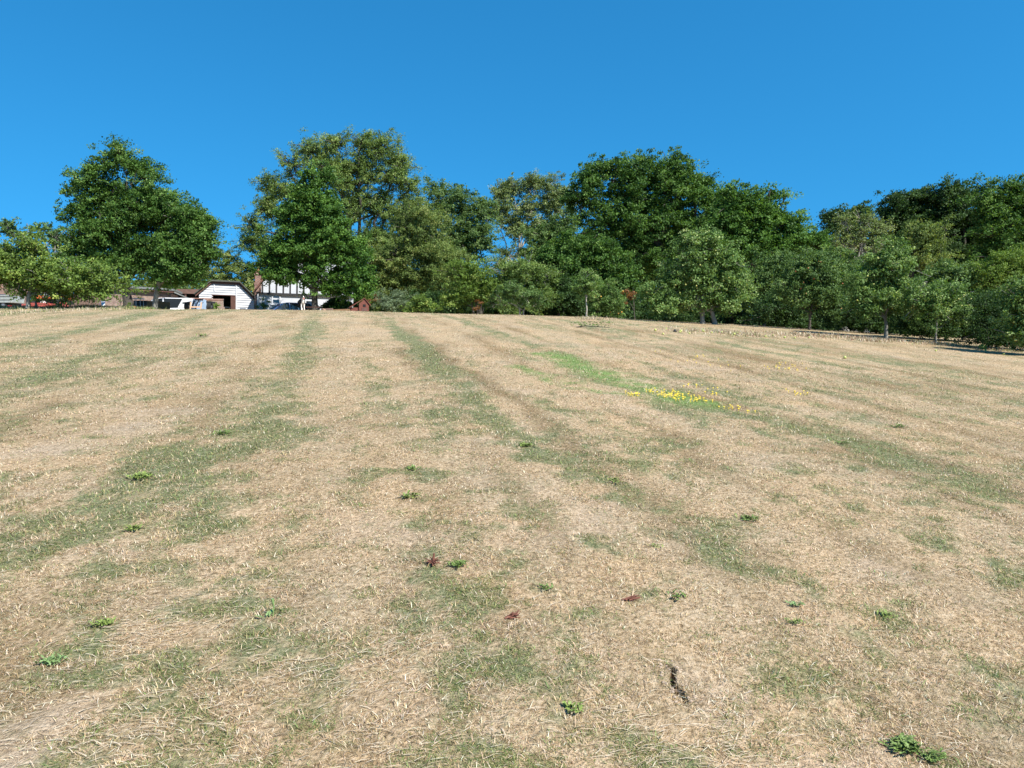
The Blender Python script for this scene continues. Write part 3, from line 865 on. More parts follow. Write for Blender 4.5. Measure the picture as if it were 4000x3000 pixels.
tree('young_tree', 'small spindly tree with yellowing leaves before the brick wall', 'small tree', 39, 470,
     [(490, 1115, 32, 18), (530, 1140, 22, 14), (472, 1182, 22, 10)], 'yellow', 520, .10, .22, .025, 'bark', None, twig=.9, per=14)
tree('oak_tree', 'dense bright green oak in the middle standing in front of the timbered house', 'oak', 49, 1232,
     [(1240, 705, 55, 45), (1215, 780, 95, 75), (1150, 850, 85, 70), (1270, 850, 75, 85), (1180, 930, 120, 70), (1130, 1000, 120, 70), (1310, 930, 90, 70), (1350, 1000, 95, 80), (1240, 1010, 170, 80), (1120, 1080, 110, 50), (1370, 1075, 90, 60), (1250, 1095, 120, 40),
      (1060, 1060, 60, 45), (1340, 1120, 70, 40), (1405, 1130, 45, 35), (1305, 1145, 38, 28)], 'oak_bright', 72000, .17, .45, .20, 'bark', 'oaks around the yard', spray=.1, dense=.45, twig=.2, trunk_top=9.2)
tree('ash_tree', 'huge open-crowned ash with bare limbs showing behind the timbered house', 'ash', 76, 1385,
     [(1220, 590, 75, 60), (1310, 570, 70, 50), (1420, 560, 85, 45), (1480, 590, 90, 60), (1560, 640, 60, 50), (1150, 650, 90, 60), (1290, 660, 110, 65), (1420, 680, 110, 75), (1540, 710, 90, 80), (1060, 720, 60, 50), (1120, 760, 80, 60), (1600, 740, 60, 60),
      (1480, 810, 100, 80), (1050, 820, 70, 70), (990, 880, 50, 60), (1020, 960, 60, 70), (975, 950, 40, 50), (1570, 860, 100, 90), (1440, 930, 90, 60), (1050, 1020, 60, 60), (1500, 960, 110, 90), (1600, 960, 90, 90), (1380, 800, 80, 60), (1350, 720, 90, 50), (1620, 800, 60, 60)], 'ash', 100000, .20, .62, .50, 'bark', 'tall trees behind the houses',
     spray=.14, dense=.35, twig=.75, droop=.25, aspect=2.6, trunk_top=15, per=34)
tree('willow_tree', 'broad olive green willow reaching to the ground right of the oak', 'willow', 58, 1560,
     [(1620, 880, 90, 100), (1680, 900, 90, 110), (1560, 1010, 120, 90), (1690, 1010, 130, 110), (1500, 1080, 110, 80), (1620, 1110, 140, 80), (1740, 1080, 100, 90), (1500, 1150, 80, 50), (1640, 1180, 120, 40), (1460, 1010, 60, 60)], 'olive', 84000, .16, .5, .2, 'bark', None,
     droop=.5, aspect=2.8, spray=.1, twig=.3)
tree('poplar_tree', 'mid green tree with a domed crown between the ash and the grey-green trees', 'tree', 84, 1780,
     [(1720, 780, 70, 60), (1800, 790, 80, 60), (1740, 850, 90, 80), (1850, 870, 80, 80), (1800, 950, 110, 100), (1870, 960, 60, 90), (1750, 1000, 110, 90), (1890, 830, 35, 50)], 'mid', 40000, .22, .65, .3, 'bark', 'tall trees behind the houses', twig=.35)
tree('poplar_tree', 'thin grey-green poplar with sky between its branches', 'poplar', 92, 2010,
     [(1960, 760, 45, 55), (2010, 740, 45, 45), (2080, 730, 50, 45), (2140, 730, 55, 40), (1950, 830, 55, 60), (2050, 820, 90, 70), (2160, 800, 70, 60), (2210, 770, 35, 45), (2120, 900, 100, 70), (2010, 900, 50, 45), (1980, 1000, 40, 50), (2150, 980, 90, 80)], 'grey', 52000, .2, .62, .26, 'bark_pale', 'tall trees behind the houses',
     spray=.14, dense=.3, twig=.7, per=32)
tree('maple_tree', 'dark green tree in the gap left of the great oak', 'tree', 70, 2150,
     [(2130, 940, 90, 70), (2200, 900, 80, 80), (2220, 1000, 110, 70), (2080, 1010, 60, 60)], 'mid', 18000, .19, .55, .2, 'bark')
tree('oak_tree', 'great spreading oak, the broadest crown of all, right of centre', 'oak', 58, 2700,
     [(2400, 680, 110, 55), (2330, 700, 80, 60), (2500, 680, 110, 60), (2640, 640, 45, 40), (2610, 700, 100, 70), (2280, 790, 70, 70), (2450, 780, 170, 90), (2640, 790, 150, 100), (2740, 740, 80, 60), (2350, 880, 120, 90), (2520, 900, 180, 110), (2720, 890, 130, 110),
      (2600, 1020, 190, 90), (2450, 1010, 110, 80), (2830, 820, 70, 70)], 'oak', 92000, .19, .6, .48, 'bark', 'oaks along the right-hand tree line', spray=.09, dense=.5, twig=.2, depth=1.)
tree('oak_tree', 'wide lighter oak right of the great oak, one thick limb reaching out', 'oak', 50, 2842,
     [(2850, 790, 70, 60), (2930, 800, 90, 60), (2870, 880, 110, 80), (3000, 860, 90, 80), (3080, 880, 60, 60), (2960, 940, 130, 70), (3090, 960, 100, 50), (2820, 960, 100, 80), (3180, 960, 60, 40), (2750, 1040, 90, 70), (3000, 1000, 80, 40), (3060, 790, 35, 25), (3010, 740, 15, 22)], 'oak_bright', 60000, .17, .5, .30, 'bark', 'oaks along the right-hand tree line',
     spray=.13, dense=.4, twig=.3)
tree('oak_tree', 'low-branched dark oak filling in under the left side of the great oak', 'oak', 50, 2360,
     [(2200, 960, 80, 45), (2280, 990, 100, 60), (2380, 1020, 80, 60), (2230, 1050, 110, 60), (2360, 1090, 110, 60), (2160, 1010, 60, 50), (2440, 1100, 80, 60)], 'oak', 30000, .16, .5, .2, 'bark', 'oaks along the right-hand tree line', spray=.12, twig=.2)
tree('hawthorn_tree', 'yellow-green hawthorn bush in the hedge just right of the willow', 'hawthorn', 46.5, 1868,
     [(1810, 1070, 70, 50), (1870, 1090, 75, 60), (1820, 1140, 80, 50), (1900, 1150, 60, 50), (1780, 1180, 60, 45)], 'yellow', 17000, .12, .4, .07, 'bark', 'hedgerow bushes', twig=.4, stems=[(1868, 0), (1855, -.3), (1880, .3)])
tree('hawthorn_tree', 'brownish olive hawthorn in the hedge left of the staked young tree', 'hawthorn', 47, 2030,
     [(1960, 1060, 80, 40), (2050, 1050, 90, 45), (2110, 1080, 70, 45), (2000, 1110, 100, 50), (2100, 1150, 80, 60), (1980, 1190, 90, 40)], 'ash', 19000, .12, .4, .07, 'bark_grey', 'hedgerow bushes', twig=.6, spray=.16)
tree('plum_tree', 'small fresh green fruit tree with a forked pale stem before the hedge', 'fruit tree', 41.5, 2040,
     [(2060, 1160, 60, 45), (1990, 1140, 45, 40), (2100, 1190, 45, 35), (1960, 1180, 40, 35)], 'mid', 7000, .10, .28, .045, 'bark_pale', 'orchard trees', twig=.5, stems=[(2030, 0), (2042, .25)])
tree('yew_bush', 'very dark green bush in the hedge behind the staked young tree', 'bush', 48.5, 2180,
     [(2170, 1110, 70, 60), (2200, 1170, 90, 60), (2120, 1190, 60, 45), (2260, 1190, 70, 60)], 'dark', 20000, .13, .4, .08, 'bark', 'hedgerow bushes')
tree('young_tree', 'young round-headed tree on a bare pale stem held by a stake', 'young tree', 38, 2291,
     [(2280, 1095, 42, 34), (2265, 1125, 38, 30), (2305, 1115, 38, 34), (2285, 1150, 30, 20)], 'apple', 5000, .09, .22, .045, 'bark_pale', 'orchard trees', twig=.4, trunk_top=4.4, limbs=True)
tree('orange_tree', 'low tree with a few orange fruits just behind the staked young tree', 'fruit tree', 40, 2360,
     [(2330, 1160, 50, 45), (2390, 1150, 60, 50), (2350, 1210, 50, 35), (2400, 1205, 50, 35)], 'apple', 8000, .10, .3, .06, 'bark', 'orchard trees', fruit=('apple_orange', 7, .038))
tree('apple_tree', 'biggest apple tree, laden with yellow apples, under the great oak', 'apple tree', 31, 2790,
     [(2740, 960, 70, 45), (2700, 1030, 100, 60), (2830, 1020, 70, 55), (2660, 1110, 90, 60), (2760, 1110, 120, 65), (2860, 1110, 70, 60), (2590, 1190, 70, 45), (2680, 1190, 90, 50), (2820, 1190, 90, 50), (2540, 1150, 45, 45)], 'apple', 46000, .10, .33, .10, 'bark_grey', 'orchard trees',
     spray=.12, twig=.35, fruit=('apple_yellow', 42, .034), trunk_top=3.6, stems=[(2790, 0), (2742, .1)])
tree('apple_tree', 'apple tree with small red apples between the two yellow-fruited ones', 'apple tree', 30.5, 3160,
     [(3140, 1070, 90, 60), (3230, 1100, 80, 60), (3090, 1150, 80, 50), (3190, 1170, 100, 50), (3260, 1190, 50, 45), (3170, 1030, 60, 40)], 'mid', 27000, .09, .3, .06, 'bark', 'orchard trees', fruit=('apple_red', 18, .028), trunk_top=3.1)
tree('apple_tree', 'apple tree with pale green apples and a straight grey trunk', 'apple tree', 26.5, 3458,
     [(3490, 980, 45, 40), (3450, 1030, 70, 45), (3520, 1040, 55, 45), (3400, 1090, 90, 50), (3500, 1110, 90, 60), (3370, 1160, 65, 50), (3450, 1180, 80, 55), (3550, 1180, 75, 55), (3370, 1200, 50, 40)], 'apple', 30000, .085, .26, .065, 'bark_grey', 'orchard trees',
     spray=.14, twig=.4, fruit=('apple_yellow', 44, .03), trunk_top=3.5)
tree('apple_tree', 'small apple tree with a thin leaning trunk near the dark right-hand hedge', 'apple tree', 25, 3652,
     [(3640, 1150, 80, 45), (3720, 1165, 70, 50), (3650, 1215, 90, 38), (3745, 1215, 50, 42), (3600, 1180, 55, 45)], 'apple', 13000, .08, .26, .035, 'bark_grey', 'orchard trees', twig=.5, fruit=('apple_yellow', 14, .026), trunk_top=2.3)
tree('apple_tree', 'apple tree cut off by the right edge with branches down to the ground', 'apple tree', 21.5, 4040,
     [(4020, 1150, 70, 50), (3990, 1230, 60, 60), (4080, 1220, 90, 70), (3975, 1310, 55, 50), (4060, 1310, 90, 60), (3990, 1180, 60, 50)], 'apple', 20000, .08, .24, .05, 'bark_grey', 'orchard trees', fruit=('apple_yellow', 12, .036), trunk_top=2.2)
tree('ash_tree', 'half-dead grey tree with bare twigs showing above the bushes', 'dead tree', 52, 3380,
     [(3300, 880, 55, 35), (3370, 860, 60, 35), (3430, 900, 55, 50), (3330, 930, 90, 50), (3420, 960, 60, 60), (3270, 960, 45, 50)], 'grey', 9000, .13, .4, .2, 'bark_dead', None, spray=.2, dense=.2, twig=1.6, per=26, stems=[(3380, 0), (3300, -.3), (3340, .2)])
tree('hornbeam_tree', 'dark pointed tree rising just left of the tall right-hand wood', 'tree', 62, 3300,
     [(3265, 870, 35, 45), (3370, 840, 60, 30), (3420, 850, 40, 30), (3330, 900, 100, 60), (3230, 950, 60, 70), (3380, 980, 130, 80)], 'dark', 22000, .18, .5, .2, 'bark')
tree('sycamore_tree', 'leftmost of the three tall dark trees at the upper right', 'tree', 54, 3560,
     [(3520, 800, 65, 45), (3590, 790, 70, 45), (3530, 870, 80, 60), (3620, 870, 90, 70), (3560, 950, 100, 80), (3480, 850, 35, 60)], 'dark', 34000, .17, .5, .3, 'bark', 'tall dark trees at the upper right', spray=.12)
tree('sycamore_tree', 'middle one of the three tall dark trees at the upper right', 'tree', 53, 3740,
     [(3700, 770, 60, 40), (3730, 820, 100, 70), (3770, 760, 50, 35), (3700, 900, 110, 80), (3820, 900, 80, 90), (3770, 990, 120, 90), (3720, 1060, 130, 80)], 'dark', 42000, .17, .5, .3, 'bark', 'tall dark trees at the upper right', spray=.12)
tree('sycamore_tree', 'rightmost and tallest of the three dark trees, at the right edge', 'tree', 48, 3950,
     [(3860, 745, 60, 40), (3950, 745, 70, 35), (4020, 750, 60, 40), (3880, 820, 90, 70), (3980, 830, 100, 80), (3900, 930, 120, 90), (4030, 930, 90, 100), (3900, 1030, 120, 80), (4100, 850, 90, 100), (4080, 1010, 90, 90)], 'oak', 50000, .16, .5, .3, 'bark', 'tall dark trees at the upper right', spray=.12)
tree('acacia_tree', 'small tree with yellowing feathery leaves above the pale-green-apple tree', 'tree', 42, 3620,
     [(3580, 920, 70, 35), (3640, 930, 60, 45), (3600, 980, 90, 50), (3670, 1000, 45, 50), (3560, 1020, 60, 45), (3700, 890, 22, 20)], 'olive', 15000, .11, .35, .09, 'bark', None, spray=.18, twig=.5)
tree('privet_bush', 'bright yellow-green bush rising at the right edge', 'bush', 33, 3920,
     [(3960, 1010, 70, 40), (3900, 1050, 80, 50), (4030, 1030, 70, 60), (3860, 1110, 60, 60), (3950, 1100, 80, 70), (3850, 1180, 55, 60), (3930, 1190, 80, 70), (4040, 1130, 80, 90)], 'yellow', 40000, .08, .28, .08, 'bark', 'hedgerow bushes', spray=.14)
tree('hazel_bush', 'mid green hazel bush in the hedge left of the red-apple tree', 'bush', 43, 3060,
     [(3010, 1060, 70, 50), (3080, 1040, 80, 50), (3040, 1120, 90, 60), (2980, 1170, 80, 60), (3080, 1200, 90, 60), (2940, 1110, 60, 70)], 'mid', 26000, .13, .4, .09, 'bark', 'hedgerow bushes', stems=[(3035, 0), (2984, .1), (3062, .2)])
tree('hazel_bush', 'mid green hazel bush standing behind the red-apple tree', 'bush', 40, 3280,
     [(3200, 1020, 70, 45), (3280, 1040, 80, 50), (3340, 1070, 70, 60), (3260, 1110, 90, 70), (3350, 1160, 80, 70), (3290, 1210, 90, 60)], 'mid', 28000, .12, .38, .09, 'bark', 'hedgerow bushes')
tree('elder_bush', 'fresh green elder bush behind the small apple tree on the right', 'bush', 34, 3730,
     [(3720, 1080, 60, 50), (3770, 1110, 60, 60), (3700, 1150, 80, 60), (3810, 1150, 50, 60), (3790, 1210, 60, 60), (3660, 1110, 50, 45)], 'mid', 24000, .11, .34, .08, 'bark', 'hedgerow bushes')
# dark hedge closing the tree line's foot; overhead shade put into its leaf colour
HB = [('short dark hedge section below the willow at the left end', 52, 1700, 130, 46), ('dark hedge section behind the fresh green fruit tree', 51, 1960, 150, 52), ('dark hedge section behind the staked young tree', 51, 2230, 150, 60),
      ('dark shaded hedge section under the great oak', 49, 2500, 160, 70), ('dark hedge section behind the biggest apple tree', 45, 2760, 150, 90), ('dark hedge section behind the red-apple tree', 35, 3120, 170, 100),
      ('dark hedge section behind the tree with pale green apples', 31, 3420, 170, 110), ('dark hedge section behind the small leaning apple tree', 27.3, 3690, 160, 125), ('dark hedge section in deep shade at the right edge', 23.6, 3960, 170, 160)]
for lab, d_, cx_, rx_, ry_ in HB:
    bx_ = (cx_ - 2000) / 3000 * d_; gz_ = float(ground(bx_, d_)); gy_ = 1500 - 3000 * math.tan(math.atan2(gz_ - EYE, d_) + PITCH)
    tree('hedge', lab, 'hedge', d_, cx_, [(cx_ - rx_ * .6, gy_ - ry_ * .6, rx_ * .5, ry_ * .9), (cx_, gy_ - ry_ * .7, rx_ * .55, ry_), (cx_ + rx_ * .6, gy_ - ry_ * .6, rx_ * .5, ry_ * .9), (cx_, gy_ - ry_ * .2, rx_ * 1.05, ry_ * .5)],
         'dark', 26000, .0028 * d_, .012 * d_, .05, 'bark', 'dark hedge at the foot of the tree line', twig=.12, depth=.7)
tree('hedge', 'tall wispy bushy hedge behind the white shed', 'hedge', 76, 880,
     [(700, 1090, 90, 45), (800, 1080, 90, 50), (900, 1075, 90, 50), (980, 1090, 60, 60), (960, 1140, 60, 50), (830, 1010, 30, 45), (880, 1020, 25, 50), (905, 1010, 20, 50), (940, 1045, 30, 30), (650, 1120, 70, 35), (600, 1110, 90, 40)], 'olive', 26000, .18, .45, .08, 'bark', None, spray=.22, twig=.4)
tree('conifer_shrub', 'blue-green feathery conifer shrub right of the orange flowers', 'shrub', 47, 1530,
     [(1500, 1180, 40, 22), (1545, 1165, 45, 20), (1580, 1185, 40, 25), (1520, 1205, 60, 18)], 'blue', 7000, .12, .3, .04, 'bark', None, aspect=4)
tree('laurel_bush', 'bright leafy laurel bush at the foot of the willow', 'shrub', 43, 1640,
     [(1640, 1190, 35, 25), (1660, 1215, 45, 18), (1610, 1215, 30, 15)], 'apple_bright', 4500, .12, .24, .03, 'bark')
tree('dark_bush', 'low rounded very dark bush in front of the house wall', 'bush', 50.5, 1315,
     [(1310, 1195, 40, 24), (1345, 1200, 28, 20), (1285, 1205, 25, 14)], 'dark', 8000, .12, .28, .05, 'bark')
tree('flower_bush', 'bush with orange-red flowers right of the red-brown playhouse', 'flowering bush', 47, 1460,
     [(1460, 1195, 32, 24), (1475, 1215, 34, 14), (1440, 1215, 20, 12)], 'olive', 4000, .11, .22, .03, 'bark')
tree('flower_bush', 'bush top covered in orange-red blooms against the playhouse', 'flowering bush', 46.8, 1455,
     [(1450, 1176, 26, 9), (1475, 1182, 18, 8)], 'rust', 700, .09, .15, .02, 'bark')
tree('small_shrub', 'small yellow-green shrub at the end of the low brick wall', 'shrub', 47, 836,
     [(836, 1196, 14, 11), (842, 1204, 12, 7)], 'yellow', 900, .09, .16, .02, 'bark', twig=.2)
tree('climber', 'sparse climbing plant growing up the left end of the house wall', 'plant', 54, 1030,
     [(1032, 1185, 14, 20), (1020, 1200, 10, 14), (1046, 1175, 8, 12)], 'mid', 500, .12, .25, .02, 'bark', twig=.6)
tree('dead_branch', 'withered reddish brown bush standing dead in the hedge', 'dead bush', 45.5, 1870,
     [(1868, 1190, 20, 30), (1880, 1215, 25, 20)], 'rust', 220, .1, .25, .03, 'bark', None, twig=1.6, stems=[(1862, 0), (1870, .1), (1880, .2)])
tree('dead_branch', 'hanging bough of withered brown leaves under the great oak', 'dead bough', 44, 2480,
     [(2465, 1160, 16, 24), (2445, 1165, 22, 12)], 'rust', 150, .14, .25, .03, 'bark', None, twig=.5, trunk_top=4.2)


# ---------------------------------------------------------------- far wood closing the view behind the tree line
def far_wood(name, label, prof, d, n, leaf, size):
    px = rng.uniform(prof[0][0], prof[-1][0], n)
    top = np.interp(px, [p[0] for p in prof], [p[1] for p in prof])
    dd = d + rng.uniform(-3, 3, n)
    x = (px - 2000) / 3000 * dd
    zt = EYE + (1300 - top) / 3000 * dd
    zt = zt + 1.6 * (fbm(x * .22, dd * .2, 301, 3) - .5) * 2
    z0 = base_ground(x, dd)
    q = np.stack([x, dd, z0 + (zt - z0) * rng.random(n) ** 1.25], -1)
    q += .7 * (vnoise(q[:, 0] * 1.1 + 7, q[:, 2] * 1.1, 5) - .5)[:, None] * np.array([0, -3, 0])
    ax = rng.normal(0, 1, (n, 3)); ax /= np.linalg.norm(ax, axis=1)[:, None]
    nr = rng.normal(0, .7, (n, 3)) + np.array([.1, -.4, .5]); bt = np.cross(ax, nr); bt /= np.linalg.norm(bt, axis=1)[:, None]
    sz = size * rng.uniform(.6, 1.4, n); A = ax * (sz / 2)[:, None]; B = bt * (sz / 3)[:, None]
    co = np.stack([q - A, q + B, q + A, q - B], 1).reshape(-1, 3)
    v = (.1 + .5 * rng.random(n) + .3 * vnoise(x * .5, q[:, 2] * .5, 8)).clip(0, 1)
    o = link_mesh(name, fast_mesh(name, co, 4, {'v': ('FACE', 'FLOAT', v)}), M['leaf_' + leaf])
    return tag(o, label, None, None, 'stuff')


far_wood('far_wood', 'dense dark wood closing the view behind the right-hand tree line', [(1350, 1120), (1700, 1060), (1950, 1080), (2150, 1000), (2300, 900), (2900, 880), (3200, 950), (3400, 960), (3600, 880), (4300, 840)], 78, 80000, 'dark', .55)
far_wood('far_hedge', 'distant green hedge behind the yard on the left', [(-400, 1060), (0, 1085), (400, 1070), (700, 1090), (1000, 1100), (1100, 1120)], 86, 22000, 'mid', .4)

# ================================================================ BUILDINGS (all aligned with the yard axis)
AX = Vector((math.cos(math.radians(17)), math.sin(math.radians(17)), 0))
ROT = math.atan2(AX.y, AX.x)


class Face:
    """vertical plane through O along the yard axis; local x along it, local y backwards, z up"""
    def __init__(s, px, d, z=None):
        x = (px - 2000) / 3000 * d
        # exact x for the pixel column at that depth
        s.O = Vector((x, d, float(base_ground(x, d)) if z is None else z))

    def at(s, px, py, off=0.):
        """local (t, z) of the point of the plane seen at a pixel; off shifts the plane towards the viewer"""
        N = Vector((AX.y, -AX.x, 0))
        u = (px - 2000) / 3000; v = (1500 - py) / 3000
        r = Vector((u, CT + v * ST, -ST + v * CT))
        O = s.O + N * off
        k = (O - Vector((0, 0, EYE))).dot(N) / r.dot(N)
        q = Vector((0, 0, EYE)) + r * k
        return (q - O).dot(AX), q.z - s.O.z

    def root(s, name, label, cat, group=None):
        return empty(name, s.O, ROT, label, cat, group)


# ---- white weatherboarded shed
F = Face(782, 56)
sh = F.root('boarded_shed', 'white weatherboarded shed with clipped gable roof and open brown doors', 'shed')
L0 = 0.; R0 = F.at(991, 1200)[0]
eL = F.at(784, 1145)[1]; tLx, tLz = F.at(826, 1104); tRx, tRz = F.at(928, 1109); eR = F.at(990, 1164)[1]
tz = (tLz + tRz) / 2
dL = F.at(830, 1200)[0]; dM = F.at(900, 1200)[0]; dR = F.at(920, 1200)[0]; dT = F.at(870, 1152)[1]


def shed_span(z):
    xa = L0 if z <= eL else L0 + (tLx - L0) * (z - eL) / (tz - eL)
    xb = R0 if z <= eR else R0 + (tRx - R0) * (z - eR) / (tz - eR)
    return xa, xb


wb = MB(); z = -.1; bh = .17
while z < tz - .02:
    z1 = min(z + bh + .012, tz)
    a0, b0 = shed_span(max(z, 0)); a1, b1 = shed_span(z1)
    segs = [(a0, b0, a1, b1)] if z + .05 > dT else [(a0, dL, a1, dL), (dR, b0, dR, b1)]
    for x0, x1, x2, x3 in segs:
        # board tilted so that its lower edge stands proud
        k = len(wb.v)
        wb.v += [(x0, -.062, z), (x1, -.062, z), (x3, -.012, z1), (x2, -.012, z1), (x0, .02, z), (x1, .02, z), (x3, .02, z1), (x2, .02, z1)]
        wb.f += [tuple(k + i for i in f) for f in [(0, 1, 2, 3), (4, 7, 6, 5), (0, 4, 5, 1), (3, 2, 6, 7), (0, 3, 7, 4), (1, 5, 6, 2)]]
    z += bh
wb.build('front_wall', M['whitewood'], sh)
sw = MB(); D = 5.5
sw.box(L0 + .02, L0 + .10, .03, D, -.1, eL - .05); sw.box(R0 - .10, R0 - .02, .03, D, -.1, eR - .05)
sw.prism([(L0 + .02, -.1), (R0 - .02, -.1), (R0 - .02, eR - .05), (tRx, tz - .05), (tLx, tz - .05), (L0 + .02, eL - .05)], D, D + .08)
sw.build('side_walls', M['timber_black'], sh)
MB().box(tLx + .08, tLx + .17, -.085, -.064, 0.0 + dT + .3, tz - .06).box(dR - .02, dR + .08, -.085, -.064, 0, tz - .06).build('corner_batten', M['whitewood'], sh)
ff = MB().prism([(L0 - .25, eL - .27), (tLx - .05, tz + .0), (tRx + .05, tz + .0), (R0 + .25, eR - .27), (R0 + .25, eR - .12), (tRx + .08, tz + .14), (tLx - .08, tz + .14), (L0 - .25, eL - .12)], -.16, -.12)
ff.build('barge_board', M['brown_wood'], sh)
rf = MB().prism([(L0 - .32, eL - .12), (tLx - .08, tz + .145), (tRx + .08, tz + .145), (R0 + .32, eR - .12), (R0 + .32, eR - .04), (tRx + .1, tz + .24), (tLx - .3, tz + .26), (tLx - .12, tz + .22), (L0 - .32, eL - .04)], -.28, D + .2)
rf.build('roof', M['roof_green'], sh)
fr = MB().box(dL - .08, dL, -.05, .03, 0, dT).box(dL - .08, dR, -.052, .028, dT, dT + .08)
fr.build('door_frame', M['brown_wood'], sh)
dr_ = MB()
for i in range(6):
    w_ = (dR - dM) / 6; dr_.box(dM + i * w_ + .006, dM + (i + 1) * w_ - .006, -.09, -.06, .03, dT - .03)
dr_.box(dM, dR - .01, -.06, -.045, .3, .4).box(dM, dR - .01, -.06, -.045, dT - .5, dT - .4)
dr_.build('door', M['brown_wood'], sh)
MB().box(L0 + .11, R0 - .11, .3, D - .02, -.06, -.02).build('shed_floor', M['dark'], sh)
cb = F.root('workbench', 'pale bench with shelves just inside the open shed doorway', 'workbench')
cb.location = F.O + AX * (dM - .75) + Vector((-AX.y, AX.x, 0)) * .9
MB().box(0, .7, 0, .5, .82, .88).build('bench_top', M['blue_panel'], cb); MB().box(.05, .65, .02, .48, .35, .38).build('shelf', M['grey_plastic'], cb)
for q in ((.02, .02), (.6, .02), (.02, .42), (.6, .42)):
    MB().box(q[0], q[0] + .07, q[1], q[1] + .06, 0, .82).build('leg', M['fence_wood'], cb)

sh.rotation_euler.y = math.radians(1.6)
# ---- brick outbuilding, long low, grey roof edge
F2 = Face(418, 50)
bo = F2.root('brick_outbuilding', 'long low brick outbuilding with a grey sloping roof edge behind the parked cars', 'outbuilding')
x1 = F2.at(668, 1150)[0]; h0 = F2.at(470, 1128)[1]; h1 = F2.at(660, 1144)[1]
MB().prism([(0, -.2), (x1, -.2), (x1, h1 - .02), (0, h0 - .02)], 0, 4).build('wall', M['brick'], bo)
MB().prism([(-.2, h0), (x1 + .2, h1), (x1 + .2, h1 + .12), (-.2, h0 + .12)], -.25, -.2).build('fascia', M['brown_wood'], bo)
MB().prism([(-.25, h0 + .125), (x1 + .25, h1 + .125), (x1 + .25, h1 + .26), (-.25, h0 + .26)], -.3, 4.2).build('roof', M['roof_felt'], bo)
MB().bar((x1 + .1, -.1, h1 + .1), (x1 + 1.6, -.1, h1 - .6), .07, .08).build('roof_brace', M['roof_felt'], bo)
# ---- lower brick wall continuing to the pier
F3 = Face(666, 54.5)
bw = F3.root('brick_wall', 'low weathered brick wall with a soldier course between outbuilding and shed', 'wall')
xa = F3.at(826, 1180)[0]; hw_ = F3.at(700, 1163)[1]
MB().box(0, xa, 0, .24, -.2, hw_ - .12).build('wall', M['brick'], bw)
MB().box(-.02, xa + .02, -.02, .26, hw_ - .12, hw_).build('coping', M['brick_red'], bw)
F3b = Face(815, 52)
pr = F3b.root('brick_pier', 'short brick wall stub with crumbling end in front of the shed doorway', 'wall')
xb = F3b.at(872, 1180)[0]; hp = F3b.at(840, 1167)[1]
MB().box(0, xb, 0, .3, -.2, hp - .1).box(xb, xb + .08, .02, .28, -.2, hp * .55).build('wall', M['brick'], pr)
MB().box(-.02, xb + .02, -.02, .32, hp - .1, hp).build('coping', M['brick_red'], pr)
# ---- brown lean-to
F4 = Face(664, 60)
lt = F4.root('lean_to', 'open lean-to with a flat brown roof and dark opening left of the shed', 'lean-to')
xc = F4.at(786, 1150)[0]; hb_ = F4.at(700, 1147)[1]; ht_ = F4.at(700, 1130)[1]
MB().box(-.3, xc, -.15, -.1, hb_, ht_).build('fascia', M['roof_brown'], lt)
MB().box(-.3, xc, -.1, 3.5, ht_ - .08, ht_ + .02).build('roof', M['roof_brown'], lt)
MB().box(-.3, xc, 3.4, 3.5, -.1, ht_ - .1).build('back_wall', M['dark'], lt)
for q in (-.2, xc / 2, xc - .15):
    MB().box(q, q + .12, -.08, .04, -.1, hb_).build('post', M['brown_wood'], lt)

# ---- timber-framed house
F5 = Face(1006, 54.5)
hs = F5.root('timbered_house', 'white cottage with black timber studs above rendered walls, behind the middle oak', 'house')
HL = F5.at(1378, 1180)[0]; hb = F5.at(1150, 1149)[1]; HT = 5.3
MB().box(0, HL, 0, 6.5, -.2, hb).build('lower_wall', M['white_render'], hs)
MB().prism([(0.02, hb + .01), (HL - .02, hb + .01), (HL - .02, HT), (2.3, HT), (0.02, hb + .25)], -.10, 6.4).build('upper_wall', M['white_render'], hs)
tf = MB().box(-.02, HL + .02, -.15, -.101, hb - .04, hb + .10)
x = .34
while x < HL - .2:
    zt = min(HT, hb + .25 + (HT - hb - .25) * x / 2.3)
    tf.box(x, x + .10, -.135, -.101, hb + .10, zt - .02); x += .47
tf.box(-.02, .10, -.13, -.101, hb + .1, hb + .3)
tf.build('timber_frame', M['timber_black'], hs)
MB().prism([(-.22, hb + .0), (2.3, HT + .02), (2.3, HT + .24), (-.22, hb + .16)], -.4, 6.6).prism([(2.32, HT + .02), (HL + .4, HT + .02), (HL + .4, HT + .22), (2.32, HT + .24)], -.4, 6.6) \
    .prism([(2.4, HT + .24), (HL + .2, HT + .24), (HL - 1.5, HT + 1.0), (3.6, HT + 1.0)], .4, 6).build('roof', M['tile'], hs)


def window(px0, py0, px1, py1, F_, root, mull=.35, door=False):
    xa_, za = F_.at(px0, py1); xb_, zb = F_.at(px1, py0)
    fr_ = MB(); t = .09
    fr_.box(xa_, xa_ + t, -.05, .03, za, zb).box(xb_ - t, xb_, -.05, .03, za, zb).box(xa_ + t, xb_ - t, -.05, .03, zb - t, zb).box(xa_ + t, xb_ - t, -.05, .03, za, za + t)
    zm = zb - (zb - za) * mull
    fr_.box(xa_ + t, xb_ - t, -.05, .03, zm - .06, zm + .06)
    w_ = fr_.build('door' if door else 'window', M['whitewood'], root)
    MB().box(xa_ + t, xb_ - t, -.02, -.004, za + t, zm - .06).build('pane', M['glass'], w_)
    MB().box(xa_ + t, xb_ - t, -.02, -.004, zm + .06, zb - t).build('pane', M['glass'], w_)
    if not door: MB().box(xa_ - .06, xb_ + .06, -.10, -.051, za - .07, za).build('sill', M['whitewood'], w_)


